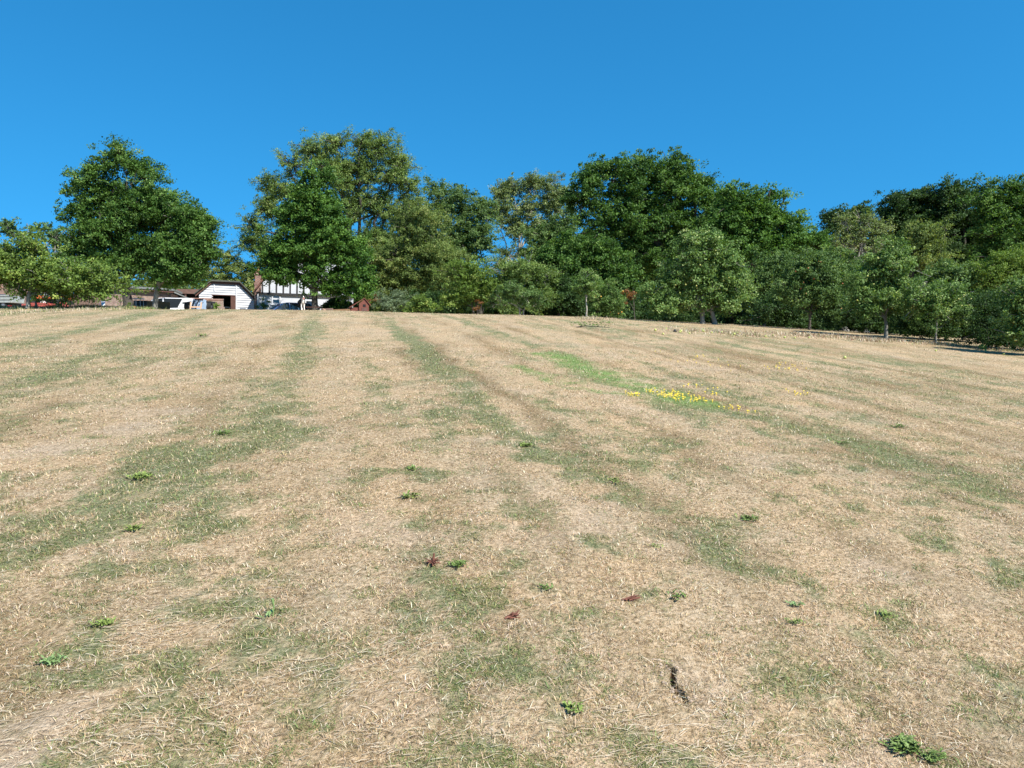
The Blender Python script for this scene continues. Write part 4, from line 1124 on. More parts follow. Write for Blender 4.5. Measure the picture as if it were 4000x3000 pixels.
window(1060, 1151, 1094, 1186, F5, hs, .42)
window(1190, 1154, 1224, 1208, F5, hs, .26, True)
window(1318, 1165, 1342, 1192, F5, hs, .4)
MB().box(.03, .12, -.16, -.07, -.1, hb).build('drainpipe', M['whitewood'], hs)
cx_a = F5.at(992, 1150)[0]; ct = F5.at(1000, 1060)[1]
ch = MB().box(cx_a, -.005, -.2, .75, -.2, hb + .1).box(cx_a, .30, -.22, .72, hb + .1, ct - .95).box(cx_a - .03, .33, -.25, .75, ct - .95, ct - .8).box(cx_a + .02, .29, -.2, .7, ct - .8, ct - .25).box(cx_a - .03, .34, -.25, .75, ct - .25, ct - .12).box(cx_a + .02, .29, -.2, .7, ct - .12, ct).build('chimney', M['brick_red'], hs)
MB().tube([(cx_a + .25, .2, ct), (cx_a + .25, .2, ct + .32)], [.13, .10], 10).build('chimney_pot', M['terracotta'], ch)

hs.rotation_euler.y = math.radians(1.5)
# ---- brown-tiled house at the far left
F6 = Face(-150, 60)
ho = F6.root('tiled_house', 'brick house with a brown tiled roof at the left edge above the apple tree', 'house')
wr = F6.at(22, 1090)[0]
zt_ = F6.at(-60, 972)[1]; ze_ = F6.at(30, 1002)[1]
MB().box(0, wr - .3, .4, 7, -.2, ze_ - .05).build('wall', M['brick_red'], ho)
MB().prism([(-1, ze_ + (zt_ - ze_) * 1.5), (wr, ze_), (wr, ze_ + .15), (-1, ze_ + .15 + (zt_ - ze_) * 1.5)], 0, 7.4).build('roof', M['tile'], ho)

# ---- brown board fence behind the red machine
pf = P(262, 1200, 39)
fe = empty('board_fence', (pf.x, pf.y, float(ground(pf.x, pf.y))), math.radians(12), 'brown vertical board fence panels left of the brick outbuilding', 'fence')
fb = MB()
for i in range(13): fb.box(i * .115, i * .115 + .105, 0, .02, .02, .92 if i < 6 else .85)
fb.build('panel', M['fence_wood'], fe)
for q in (-.05, .66, 1.5): MB().box(q, q + .07, .025, .1, -.1, .95).build('post', M['fence_wood'], fe)


# ================================================================ VEHICLES
def car(name, label, loc, rz, paint, L=4.2, W=1.72, H=1.46, hatch=True, estate=False):
    r = empty(name, loc, rz, label, 'car')

    def sec(x, zb, zt, hw, r_=.09):
        return [(x, -hw + r_, zb), (x, hw - r_, zb), (x, hw, zb + r_), (x, hw * 1.0, (zb + zt) / 2), (x, hw - r_ * .5, zt - r_), (x, hw - r_ * 1.6, zt), (x, -hw + r_ * 1.6, zt), (x, -hw + r_ * .5, zt - r_), (x, -hw, (zb + zt) / 2), (x, -hw, zb + r_)]
    h = L / 2; w2 = W / 2
    MB().loft([sec(-h, .35, .62, w2 * .80), sec(-h + .08, .25, .70, w2 * .92), sec(-h + .5, .22, .80, w2 * .98), sec(-h + 1.05, .2, .88, w2), sec(0, .2, .92, w2), sec(h - .9, .2, .95, w2), sec(h - .25, .24, .96, w2 * .97), sec(h - .04, .3, .90, w2 * .90), sec(h, .38, .75, w2 * .84)]).build('body', M[paint], r, True)
    xf, xr = -h + 1.0, h - .12          # base of windscreen / rear screen
    tf_, tr_ = -h + 1.75, h - (.55 if not estate else .35)

    def gs(x, z0, z1, hb_, ht_): return [(x, -hb_, z0), (x, hb_, z0), (x, ht_, z1), (x, -ht_, z1)]
    gl = MB().loft([gs(xf, .86, .89, w2 * .88, w2 * .86), gs(tf_, .88, H - .05, w2 * .93, w2 * .74), gs(0, .9, H - .02, w2 * .94, w2 * .76), gs(tr_, .92, H - .07, w2 * .92, w2 * .72), gs(xr, .92, .96, w2 * .86, w2 * .82)])
    gl.build('windows', M['glass'], r)
    MB().loft([[(x, -w2 * f, z), (x, w2 * f, z), (x, w2 * f * .9, z + .045), (x, -w2 * f * .9, z + .045)] for x, z, f in ((tf_ - .06, H - .09, .745), (tf_ + .3, H - .035, .78), (0, H - .02, .79), (tr_ - .2, H - .04, .77), (tr_ + .1, H - .075, .72))]).build('roof', M[paint], r, True)
    for s in (-1, 1):
        pl = MB()
        pl.bar((xf, s * w2 * .89, .87), (tf_, s * w2 * .76, H - .05), .07)
        pl.bar((.15, s * w2 * .955, .9), (.12, s * w2 * .78, H - .03), .07, .05)
        pl.bar((xr, s * w2 * .87, .93), (tr_, s * w2 * .745, H - .06), .14 if estate else .1)
        if estate: pl.prism([(h - 1.15, .9), (xr + .02, .92), (tr_ + .06, H - .07), (h - .85, H - .06)], *sorted((s * w2 * .80, s * w2 * .97)))
        pl.build('pillar', M[paint], r)
        MB().box(xf + .42, xf + .56, s * w2 * 1.0 - (0 if s > 0 else .16), s * w2 * 1.0 + (.16 if s > 0 else 0), .93, 1.05).build('mirror', M['black_metal'], r, bevel=.02)
        MB().box(h - .10, h + .005, s * w2 * .72 - .13, s * w2 * .72 + .13, .66, .88).build('tail_light', M['red_light'], r, bevel=.02)
        MB().box(-h - .01, -h + .12, s * w2 * .62 - .16, s * w2 * .62 + .16, .52, .66).build('head_light', M['head_light'], r, bevel=.03)
        for wx in (-h + .78, h - .78):
            y = s * (w2 - .10)
            t_ = MB().tube([(wx, y - .1, .31), (wx, y + .1, .31)], .31, 20).build('wheel', M['tyre'], r)
            MB().tube([(wx, y + s * .085, .31), (wx, y + s * .112, .31)], [.21, .19], 16).build('rim', M['rim'], t_)
    MB().box(-h - .012, -h + .03, -.26, .26, .40, .50).build('number_plate', M['whitewood'], r)
    return r


def gpt(px, d): x = (px - 2000) / 3000 * d; return Vector((x, d, float(ground(x, d))))


def zvis(o, py_top, H):  # stand on ground so that the top (height H) shows at pixel row
    o.location.z = P(2000, py_top, o.location.y).z - H


# blue car: nose to the left, windscreen towards us
c = car('blue_car', 'dark blue hatchback parked before the white cottage wall, half hidden by the crest', gpt(1118, 50), math.radians(28), 'car_blue', 4.1)
zvis(c, 1184, 1.46)
c = car('white_estate_car', 'white estate car behind the brown board with its tail to the right', gpt(640, 48.6), math.radians(8), 'car_white', 4.3, H=1.5, estate=True)
zvis(c, 1166, 1.5); c.location.x += .15
c = car('white_car', 'white car of which only the sloping windscreen shows at the brick wall end', gpt(430, 55.8), math.radians(52), 'car_white', 4.0)
zvis(c, 1176, 1.46)
c = car('dark_car', 'dark car at the left edge with its red tail light showing', gpt(-68, 40), math.radians(4), 'car_dark', 4.1)
zvis(c, 1149, 1.46); c.location.x -= .2

# grey tipping trailer at the left edge
pt = gpt(0, 36.6)
tl = empty('farm_trailer', pt, math.radians(3), 'grey slatted box trailer on small wheels at the left edge beside the dark car', 'trailer')
zt0 = P(20, 1152, 36.6).z - pt.z
b = MB().prism([(-1.6, zt0 - .36), (.58, zt0 - .36), (.66, zt0 - .0), (-1.6, zt0)], 0, .04).prism([(-1.6, zt0 - .36), (.58, zt0 - .36), (.66, zt0 - .0), (-1.6, zt0)], 1.1, 1.14).box(-1.6, .6, .04, 1.1, zt0 - .36, zt0 - .32)
b.build('box', M['galv'], tl)
MB().box(-1.6, .64, -.03, 0, zt0 - .06, zt0 + .01).box(-1.6, .60, -.03, 0, zt0 - .22, zt0 - .18).box(-1.6, .58, -.03, 0, zt0 - .36, zt0 - .32).build('rail', M['galv'], tl)
for wx in (-1.1, .26):
    for wy in (-.02, 1.1):
        wz = zt0 - .5
        t_ = MB().tube([(wx, wy, wz), (wx, wy + .12, wz)], .13, 18).build('wheel', M['tyre'], tl)
        MB().tube([(wx, wy - .012, wz), (wx, wy, wz)], .085, 12).build('rim', M['rim'], t_)
MB().box(-1.6, .45, .1, 1.0, zt0 - .46, zt0 - .37).build('chassis', M['black_metal'], tl)

# red farm machine
pm = gpt(172, 36.2)
fm_ = empty('farm_machine', pm, math.radians(-4), 'faded red compact tractor with grey seat and a red transport box on the back', 'tractor')


def lz(py, d=36.2): return P(2000, py, d).z - pm.z


def lx_(px, d=36.2): return (px - 172) / 3000 * d


MB().prism([(lx_(132), lz(1185)), (lx_(140), lz(1206)), (lx_(208), lz(1206)), (lx_(214), lz(1185))], -.25, -.21).prism([(lx_(132), lz(1185)), (lx_(140), lz(1206)), (lx_(208), lz(1206)), (lx_(214), lz(1185))], .25, .29) \
    .box(lx_(136), lx_(210), -.21, .25, lz(1207), lz(1204)).box(lx_(130), lx_(216), -.27, -.215, lz(1187), lz(1184)).build('transport_box', M['red_paint'], fm_)
MB().box(lx_(96), lx_(112), -.1, .3, lz(1204), lz(1187)).box(lx_(250), lx_(263), -.1, .3, lz(1202), lz(1181)).build('side_panel', M['red_paint'], fm_)
MB().box(lx_(128), lx_(222), .35, 1.5, lz(1186), lz(1170)).box(lx_(124), lx_(226), .3, .36, lz(1171), lz(1167)).build('chassis', M['black_metal'], fm_)
for a_, b_ in ((130, 165), (186, 220)):
    MB().prism([(lx_(a_), lz(1166)), (lx_(b_), lz(1165)), (lx_(b_), lz(1159)), (lx_((a_ + b_) / 2), lz(1153)), (lx_(a_), lz(1160))], .2, .9).build('fender', M['orange_paint'], fm_, bevel=.02)
MB().box(lx_(165), lx_(186), .3, .36, lz(1160), lz(1138)).box(lx_(165), lx_(186), .12, .36, lz(1162), lz(1158)).build('seat', M['grey_plastic'], fm_, bevel=.02)
for a_, b_ in ((118, 134), (216, 232)):
    t_ = MB().tube([(lx_(a_), .55, lz(1186)), (lx_(b_), .55, lz(1186))], .34, 20).build('wheel', M['tyre'], fm_)
MB().box(lx_(158), lx_(200), 1.0, 1.9, lz(1168), lz(1150)).build('bonnet', M['orange_paint'], fm_, bevel=.03)
MB().tube([(lx_(148) + .14 * math.cos(a), .9 + .14 * math.sin(a) * .4, lz(1150) + .1 * math.sin(a)) for a in np.linspace(0, 6.3, 18)], .014, 5).build('steering_wheel', M['grey_plastic'], fm_)
MB().ball((0, 0, 0), .14, 12, 8, (1, .8, .75)).build('sack', M['stone_wall'], None, True)
sk = bpy.data.objects['sack']; sk.location = pm + Vector((lx_(180), -.05, lz(1184))); tag(sk, 'round pale sack lying in the red transport box', 'sack')

# small orange traffic cone-like pot and red pot
po = gpt(350, 37)


def pot(px, d, py, r, h, m, label, cat, nm):
    p_ = P(px, py, d); o = MB().loft([[(rr * math.cos(2 * PI * j / 10), rr * math.sin(2 * PI * j / 10), zz) for j in range(10)] for rr, zz in ((r * .7, -h), (r, 0), (r * 1.12, 0), (r * 1.12, .03), (r * .85, .03), (r * .8, -.03))]).build(nm, M[m], None)
    o.location = p_; return tag(o, label, cat)


pot(350, 37, 1198, .14, .22, 'orange_paint', 'small orange bucket standing before the brown fence', 'bucket', 'bucket')
pot(526, 41, 1199, .07, .1, 'red_paint', 'tiny red pot on the grass right of the round oak trunk', 'pot', 'plant_pot')

# garden table, black crate, board, trolley, sawhorse
g0 = gpt(545, 46)
tb = empty('garden_table', g0, .1, 'white-topped garden table between the oak trunk and the brown board', 'table')
tz0 = P(545, 1169, 46).z - g0.z
MB().box(-.28, .30, -.3, .3, tz0, tz0 + .05).build('tabletop', M['whitewood'], tb, bevel=.01)
for q in ((.01, -.26), (.24, -.26), (-.24, .24), (.24, .24)):
    MB().bar((q[0], q[1], -.05), (q[0], q[1], tz0), .025).build('leg', M['grey_plastic'], tb)
MB().bar((-.02, -.28, .25), (.26, -.28, .14), .02).build('brace', M['grey_plastic'], tb)
bk = empty('black_crate', gpt(553, 47), .1, 'black storage crate in the shade below the white table', 'crate')
zk = P(553, 1174, 47).z - bk.location.z
MB().box(-.38, .4, 0, .6, -.05, zk - .05).build('box', M['black_metal'], bk, bevel=.02); MB().box(-.40, .42, -.02, .62, zk - .05, zk).build('lid', M['black_metal'], bk, bevel=.01)
bd = empty('leaning_board', gpt(622, 46), -.02, 'large plain brown board standing before the white estate car', 'board')
zb_ = P(622, 1176, 46).z - bd.location.z
MB().prism([(-.62, -.05), (.74, -.05), (.74, zb_ - .07), (.1, zb_ + .0), (-.62, zb_ + .0)], 0, .03).build('sheet', M['brown_panel'], bd)
MB().box(-.6, .72, .03, .07, .1, .16).build('batten', M['fence_wood'], bd)
tg = gpt(775, 43.5); q0 = P(775, 1168, 43.5).z - tg.z
tr_o = empty('tipped_cart', tg, 0, 'pale blue tipped-up cart with black wheels in front of the brick wall', 'cart')
MB().prism([(-.42, 0), (.16, 0), (.30, q0), (-.22, q0)], 0, .05).build('tray', M['blue_panel'], tr_o, bevel=.01)
MB().prism([(.18, 0), (.52, 0), (.50, q0 * .92), (.32, q0)], .02, .1).build('side_plate', M['blue_panel'], tr_o, bevel=.01)
MB().bar((-.26, -.02, .32), (-.14, -.02, q0 - .1), .07, .02).bar((-.14, -.02, .1), (.12, -.02, q0 - .02), .04, .02).build('slot', M['black_metal'], tr_o)
for q in (-.62, .66):
    w_ = MB().tube([(q - .1, .2, q0 * .5), (q + .1, .2, q0 * .5)], .24, 18).build('wheel', M['tyre'], tr_o)
    MB().tube([(q - .11, .2, q0 * .5), (q + .11, .2, q0 * .5)], .08, 10).build('hub', M['rim'], w_)
MB().bar((-.85, .1, q0 * .72), (-.35, .1, q0 * .8), .08).bar((.45, .1, q0 * .82), (.98, .1, q0 * .75), .1).bar((-.1, .0, q0 - .02), (.36, 0, q0 - .02), .06).build('handlebar', M['black_metal'], tr_o)
sg = gpt(770, 42.6); q1 = P(770, 1180, 42.6).z - sg.z
sa_ = empty('sawhorse', sg, .1, 'low pale wooden trestle standing in front of the blue cart', 'trestle')
MB().box(-.28, .30, -.03, .03, q1 * .5, q1 * .5 + .07).build('beam', M['pale_wood'], sa_)
for q in (-.28, .28):
    MB().bar((q - .03, -.03, -.03), (q + .03, 0, q1), .06, .05).build('leg', M['pale_wood'], sa_)

# picnic bench, sleepers, plank
b0 = gpt(1222, 43.5); zq = P(1222, 1201, 43.5).z - b0.z
bn = empty('picnic_bench', b0, -.05, 'dark thin-legged bench beside the middle oak trunk', 'bench')
MB().box(-.30, .42, -.15, .15, zq, zq + .035).build('seat', M['brown_wood'], bn)
for q in (-.25, .33):
    MB().bar((q, -.1, -.05), (q + .05, -.1, zq), .035).build('leg', M['black_metal'], bn); MB().bar((q, .1, -.05), (q + .05, .1, zq), .035).build('leg', M['black_metal'], bn)
for i, (a_, b_, d_, py_, lb) in enumerate(((1256, 1300, 43, 1205, 'short brown timber sleeper right of the bench'), (1300, 1366, 44, 1208, 'long brown timber sleeper below the dark round bush'))):
    pa = P((a_ + b_) / 2, py_, d_); l_ = (b_ - a_) / 3000 * d_
    o = MB().box(-l_ / 2, l_ / 2, -.1, .1, -.25, .0).build('timber_sleeper', M['brown_panel' if i else 'fence_wood'], None, bevel=.015); o.location = pa; o.rotation_euler.y = -.03
    tag(o, lb, 'timber', 'old timber sleepers before the house')
pa = P(1262, 1206, 42.2)
o = MB().bar((0, 0, 0), (.36, 0, -.2), .04, .03).build('plank', M['pale_wood'], None); o.location = pa; tag(o, 'pale plank lying aslant against the short sleeper', 'plank')

# red-brown playhouse
ph = gpt(1412, 44.8); e0 = P(1412, 1193, 44.8).z - ph.z; t0_ = P(1412, 1166, 44.8).z - ph.z
pho = empty('playhouse', ph, .25, 'small red-brown timber playhouse shaded by leaves right of the cottage', 'playhouse')
hwp = .46
MB().prism([(-.1, -.1), (hwp, -.1), (hwp, e0), (.22, t0_ - .03), (-.1, e0 + .1)], 0, .9).build('front_wall', M['playhouse'], pho)
MB().box(-.58, -.102, .1, .9, -.1, e0 - .12).build('side_wall', M['playhouse'], pho)
MB().prism([(-.62, e0 - .14), (.22, t0_), (.22, t0_ + .04), (-.66, e0 - .1)], -.06, .95).prism([(.221, t0_), (hwp + .1, e0 - .02), (hwp + .12, e0 + .03), (.221, t0_ + .04)], -.06, .95).build('roof', M['playhouse'], pho)
MB().box(.05, .36, -.02, 0, 0, e0 - .15).build('door', M['brown_wood'], pho)
MB().box(.12, .28, -.015, 0, e0 - .08, e0 + .06).build('window', M['dark'], pho)

# power cable and its far pole
pc0 = P(-400, 868, 45); pc1 = P(420, 912, 60)
o = MB().tube([pc0.lerp(pc1, t) - Vector((0, 0, 1.0 * t * (1 - t))) for t in np.linspace(0, 1, 14)], .022, 5).build('power_cable', M['black_metal']); tag(o, 'thin black overhead cable running from the left edge to the round oak', 'cable')
pc0 = P(900, 1018, 70); pc1 = P(1060, 1070, 64)
o = MB().tube([pc0.lerp(pc1, t) for t in np.linspace(0, 1, 6)], .014, 5).build('power_cable', M['black_metal']); tag(o, 'thin cable sloping down to the cottage chimney', 'cable')

# ================================================================ DOG
def make_dog():
    g = on_ground(1186, 1219, 36)
    d = 34.0; x0 = (1186 - 2000) / 3000 * d
    base = Vector((x0, d, float(ground(x0, d))))
    root_h = P(1186, 1153, d).z - base.z          # ear-top height
    s = root_h / .78
    # dog faces the camera: local +x is its left/right, -y towards the viewer
    V = []; R = []; E = []

    def v(p, r): V.append(Vector(p) * s); R.append(r * s if not hasattr(r, '__len__') else (r[0] * s, r[1] * s)); return len(V) - 1

    def ed(a, b): E.append((a, b))
    pel = v((-.06, .42, .50), (.11, .11)); bel = v((-.045, .20, .47), (.115, .125)); chest = v((-.01, -.02, .47), (.105, .15)); neck = v((.0, -.10, .60), (.088, .10)); head = v((.01, -.16, .69), (.108, .100)); muz = v((.015, -.27, .66), (.052, .048)); nose = v((.016, -.33, .655), (.034, .030))
    for a, b in ((pel, bel), (bel, chest), (chest, neck), (neck, head), (head, muz), (muz, nose)): ed(a, b)
    for sx_ in (-1, 1):
        sh_ = v((sx_ * .07, -.05, .36), (.05, .06)); el = v((sx_ * .072, -.02, .25), (.036, .038)); wr_ = v((sx_ * .07, -.05, .12), (.026, .026)); pw = v((sx_ * .07, -.065, .03), (.03, .026)); to = v((sx_ * .07, -.11, .022), (.03, .02))
        for a, b in ((chest, sh_), (sh_, el), (el, wr_), (wr_, pw), (pw, to)): ed(a, b)
        hp_ = v((sx_ * .08 - .05, .43, .40), (.075, .085)); kn = v((sx_ * .09 - .05, .34, .27), (.045, .05)); hk = v((sx_ * .085 - .05, .47, .16), (.026, .028)); pd = v((sx_ * .085 - .05, .43, .03), (.028, .024)); pt_ = v((sx_ * .085 - .05, .38, .022), (.028, .02))
        for a, b in ((pel, hp_), (hp_, kn), (kn, hk), (hk, pd), (pd, pt_)): ed(a, b)
    me = bpy.data.meshes.new('dog_body'); me.from_pydata([tuple(q) for q in V], E, []); me.update()
    r = empty('dog', base, math.radians(24), 'black and white sheepdog standing on the crest facing the viewer, tongue out', 'dog')
    o = link_mesh('body', me, None, r)
    m = o.modifiers.new('skin', 'SKIN'); m.use_smooth_shade = True
    sv = me.skin_vertices[0].data if len(me.skin_vertices) else None
    if sv:
        for i, q in enumerate(R): sv[i].radius = q
        sv[0].use_root = True
    sb = o.modifiers.new('subsurf', 'SUBSURF'); sb.levels = 2; sb.render_levels = 2
    # coat: black back and head sides, white blaze, bib and legs
    mt = bpy.data.materials.new('dog_coat'); mt.use_nodes = True; t = mt.node_tree; N = t.nodes; L = t.links; b = N['Principled BSDF']
    tc = N.new('ShaderNodeTexCoord'); sp = N.new('ShaderNodeSeparateXYZ'); L.new(tc.outputs['Object'], sp.inputs[0])
    nz = N.new('ShaderNodeTexNoise'); nz.inputs['Scale'].default_value = 14; L.new(tc.outputs['Object'], nz.inputs[0])

    def mth(op, a, b_):
        q = N.new('ShaderNodeMath'); q.operation = op
        for i, k in ((0, a), (1, b_)):
            if isinstance(k, (int, float)): q.inputs[i].default_value = k
            else: L.new(k, q.inputs[i])
        return q.outputs[0]
    X, Y, Z = sp.outputs[0], sp.outputs[1], sp.outputs[2]
    nzc = mth('MULTIPLY', mth('SUBTRACT', nz.outputs[0], .5), .08 * s)
    front = mth('LESS_THAN', mth('ADD', Y, nzc), -.03 * s)                    # bib
    lowh = mth('LESS_THAN', mth('ADD', Z, nzc), .645 * s)
    legs = mth('LESS_THAN', mth('ADD', Z, nzc), .33 * s)
    narrow = mth('LESS_THAN', mth('ABSOLUTE', mth('SUBTRACT', X, .01 * s), 0), .02 * s)
    face = mth('MULTIPLY', narrow, mth('LESS_THAN', Y, -.22 * s))
    bib = mth('MULTIPLY', mth('MULTIPLY', front, lowh), mth('LESS_THAN', mth('ADD', mth('ABSOLUTE', X, 0), nzc), .07 * s))
    white = mth('MAXIMUM', mth('MAXIMUM', bib, mth('MULTIPLY', legs, mth('LESS_THAN', Y, .2 * s))), mth('MAXIMUM', face, mth('LESS_THAN', Z, .14 * s)))
    mx = N.new('ShaderNodeMixRGB'); L.new(white, mx.inputs[0]); mx.inputs[1].default_value = (.012, .011, .011, 1); mx.inputs[2].default_value = (.78, .68, .58, 1)
    L.new(mx.outputs[0], b.inputs['Base Color']); b.inputs['Roughness'].default_value = .8
    me.materials.append(mt)
    blk = mat('dog_black_fur', (.012, .011, .011), .8); pink = mat('tongue_skin', (.65, .18, .18), .5); eye = mat('dog_eye', (.03, .015, .008), .1)
    for sx_ in (-1, 1):
        MB().loft([[((sx_ * (.055 + a) + .01) * s, (-.15 + c_) * s, (z_) * s) for a, c_ in ((-w_, -.012), (w_, -.012), (w_, .014), (-w_, .014))] for w_, z_ in ((.03, .75), (.028, .775), (.008, .80))] if False else
                  [[((sx_ * q[0] + .01) * s, q[1] * s, q[2] * s) for q in sec] for sec in (
                      [(.04, -.17, .77), (.095, -.17, .75), (.095, -.13, .75), (.04, -.13, .77)],
                      [(.06, -.18, .80), (.125, -.18, .77), (.125, -.15, .77), (.06, -.15, .80)],
                      [(.11, -.22, .755), (.145, -.22, .72), (.145, -.20, .72), (.11, -.20, .755)])]).build('ear', blk, r, True)
        MB().ball(((sx_ * .04 + .012) * s, -.25 * s, .715 * s), .011 * s, 8, 6).build('eye', eye, r, True)
    MB().ball((.017 * s, -.362 * s, .665 * s), .016 * s, 8, 6, (1.2, .8, .8)).build('nose', blk, r, True)
    MB().loft([[((.017 + a) * s, y * s, (z_ + b_) * s) for a, b_ in ((-w_, 0), (w_, 0), (w_, .006), (-w_, .006))] for y, z_, w_ in ((-.29, .618, .018), (-.335, .605, .02), (-.35, .575, .02), (-.348, .54, .012))]).build('tongue', pink, r, True)
    MB().tube([(-.06 * s, .5 * s, .5 * s), (-.09 * s, .6 * s, .44 * s), (-.13 * s, .66 * s, .34 * s), (-.16 * s, .67 * s, .26 * s)], [.035 * s, .045 * s, .04 * s, .012 * s], 8).build('tail', blk, r, True)


make_dog()


# ================================================================ WEEDS, FLOWERS, WINDFALLS
def weed_mesh(nl, ln, wd, lobed, seed, up=.35, fold=.2):
    R_ = random.Random(seed); mb = MB()
    for i in range(nl):
        a = R_.uniform(0, 2 * PI); l = ln * R_.uniform(.5, 1.15); e = R_.uniform(.05, up * 2.2); k = 7
        ca, sa2 = math.cos(a), math.sin(a); ox, oy = R_.gauss(0, ln * .45), R_.gauss(0, ln * .4)
        b0 = len(mb.v)
        for j in range(k + 1):
            t = j / k; r_ = l * t
            z_ = l * (math.sin(e) * t - .55 * math.sin(e) * t * t) + .008
            w_ = wd * l / ln * (math.sin(PI * min(t * .92 + .05, 1)) ** .7) * ((1.15 if j % 2 else .6) if lobed else 1) * .5
            cx_, cy_ = ox + ca * r_ * math.cos(e * .8), oy + sa2 * r_ * math.cos(e * .8)
            tw = R_.uniform(-.002, .002)
            mb.v += [(cx_ - sa2 * w_, cy_ + ca * w_, z_ + fold * w_ + tw), (cx_, cy_, z_), (cx_ + sa2 * w_, cy_ - ca * w_, z_ + fold * w_ - tw)]
            if j:
                q = b0 + (j - 1) * 3; mb.f += [(q, q + 1, q + 4, q + 3), (q + 1, q + 2, q + 5, q + 4)]
    return mb


M['weed'] = mat('weed_leaf', (.17, .22, .045), .6, .5, 70, spec=.4)
M['weed_dark'] = mat('dark_weed_leaf', (.12, .175, .035), .6, .5, 70, spec=.4)
M['weed_pale'] = mat('pale_weed_leaf', (.17, .25, .08), .55, .4, 70)
M['dock_red'] = mat('red_dock_stalk', (.17, .06, .035), .8, .3, 20)
WEEDS = [(3540, 2905, 62, .13, .045, True, 'weed_dark', 'largest bright green dandelion clump near the bottom right corner'),
         (3640, 2950, 22, .10, .035, True, 'weed_dark', 'second smaller dandelion beside the largest clump at bottom right'),
         (2245, 2775, 12, .10, .05, False, 'weed', 'broad-leaved green weed left of the soil crack'),
         (3105, 2368, 7, .11, .06, False, 'weed_pale', 'pale single-leaved weed above the small dandelion on the right'),
         (3105, 2440, 14, .10, .035, True, 'weed', 'small flat dandelion below the pale weed on the right'),
         (1790, 2212, 34, .11, .04, True, 'weed_dark', 'dark leafy dock plant beside the red dead stalk'),
         (2055, 1738, 26, .16, .05, True, 'weed', 'bright green dandelion on the green strip in the middle of the field'),
         (405, 2440, 20, .11, .04, True, 'weed', 'green weed on the left next to pale straw'),
         (195, 2590, 22, .11, .04, True, 'weed_pale', 'yellow-green spreading weed near the left edge'),
         (545, 1872, 26, .2, .06, False, 'weed', 'low bramble-like weed at the start of the left green strip'),
         (1595, 1942, 16, .17, .06, False, 'weed', 'small mid-green weed in the middle of the straw field'),
         (1610, 1832, 12, .15, .05, False, 'weed_dark', 'tiny dark weed above the mid-green one in mid field'),
         (2930, 2028, 26, .15, .045, True, 'weed_dark', 'wide dark dandelion on the right of mid field'),
         (3510, 1672, 14, .2, .06, True, 'weed_dark', 'dark weed far up on the right side of the field'),
         (2650, 2335, 8, .12, .05, False, 'weed_dark', 'dark curled weed leaf in the straw above the crack'),
         (3460, 2410, 14, .11, .035, True, 'weed', 'green weed among dry grass at right'),
         (2560, 2140, 8, .12, .03, True, 'weed', 'sparse narrow-leaved weed right of centre'),
         (2130, 2300, 16, .10, .03, False, 'weed_dark', 'dark tufted weed right of the dock plant'),
         (3290, 1738, 8, .18, .05, False, 'weed_dark', 'small dark weed beside the narrow green strip'),
         (520, 2065, 22, .14, .05, True, 'weed', 'green weed at the lower end of the left green strip'),
         (870, 1700, 18, .2, .05, True, 'weed_dark', 'dark weed high on the left green strip'),
         (790, 1315, 14, .35, .08, False, 'weed_dark', 'dark weed next to a bare patch far up the field'),
         (2400, 1880, 10, .15, .04, True, 'weed', 'weed on the thin green line right of centre')]
for i, (px, py, nl, ln, wd, lb, m_, label) in enumerate(WEEDS):
    x, y = on_ground(px, py)
    o = weed_mesh(int(nl * 2.6), ln * .38, wd * .27, lb, i + 5, .7).build('weed', M[m_])
    o.location = (x, y, float(ground(x, y))); tag(o, label, 'weed', 'green weeds scattered over the field')
x, y = on_ground(1690, 2212)
mb = MB(); R_ = random.Random(4)
mb.tube([(0, 0, 0), (.004, 0, .035), (.008, .0, .07)], [.006, .008, .005], 6)
for i in range(26):
    a = R_.uniform(0, 6.28); l = R_.uniform(.015, .055); z_ = R_.uniform(.004, .03); mb.tube([(0, 0, z_), (math.cos(a) * l, math.sin(a) * l, z_ + R_.uniform(-.004, .02))], [.004, .0022], 5)
o = mb.build('dock_stalk', M['dock_red']); o.location = (x, y, float(ground(x, y))); tag(o, 'dead rust-red dock stalk lying left of the dark leafy dock plant', 'dead weed', 'dead reddish weed stalks')
for px, py, lb in ((1985, 2418, 'small dark red dead weed left of centre'), (2455, 2345, 'dark red-brown weed remains above the soil crack')):
    x, y = on_ground(px, py); mb = MB()
    for i in range(16):
        a = R_.uniform(-.5, .7); l = R_.uniform(.02, .06); mb.tube([(R_.gauss(0, .015), R_.gauss(0, .01), .006), (math.cos(a) * l, math.sin(a) * l, R_.uniform(.01, .03))], [.004, .002], 4)
    o = mb.build('dock_stalk', M['dock_red']); o.location = (x, y, float(ground(x, y))); tag(o, lb, 'dead weed', 'dead reddish weed stalks')
x, y = on_ground(1066, 2412)
mb = weed_mesh(5, .05, .014, False, 3, .8); mb.tube([(0, 0, 0), (.005, 0, .05), (0, 0, .085)], [.003, .004, .008], 6)
o = mb.build('seedling', M['weed_pale']); o.location = (x, y, float(ground(x, y))); tag(o, 'single upright seedling with a reddish tip left of centre', 'seedling')

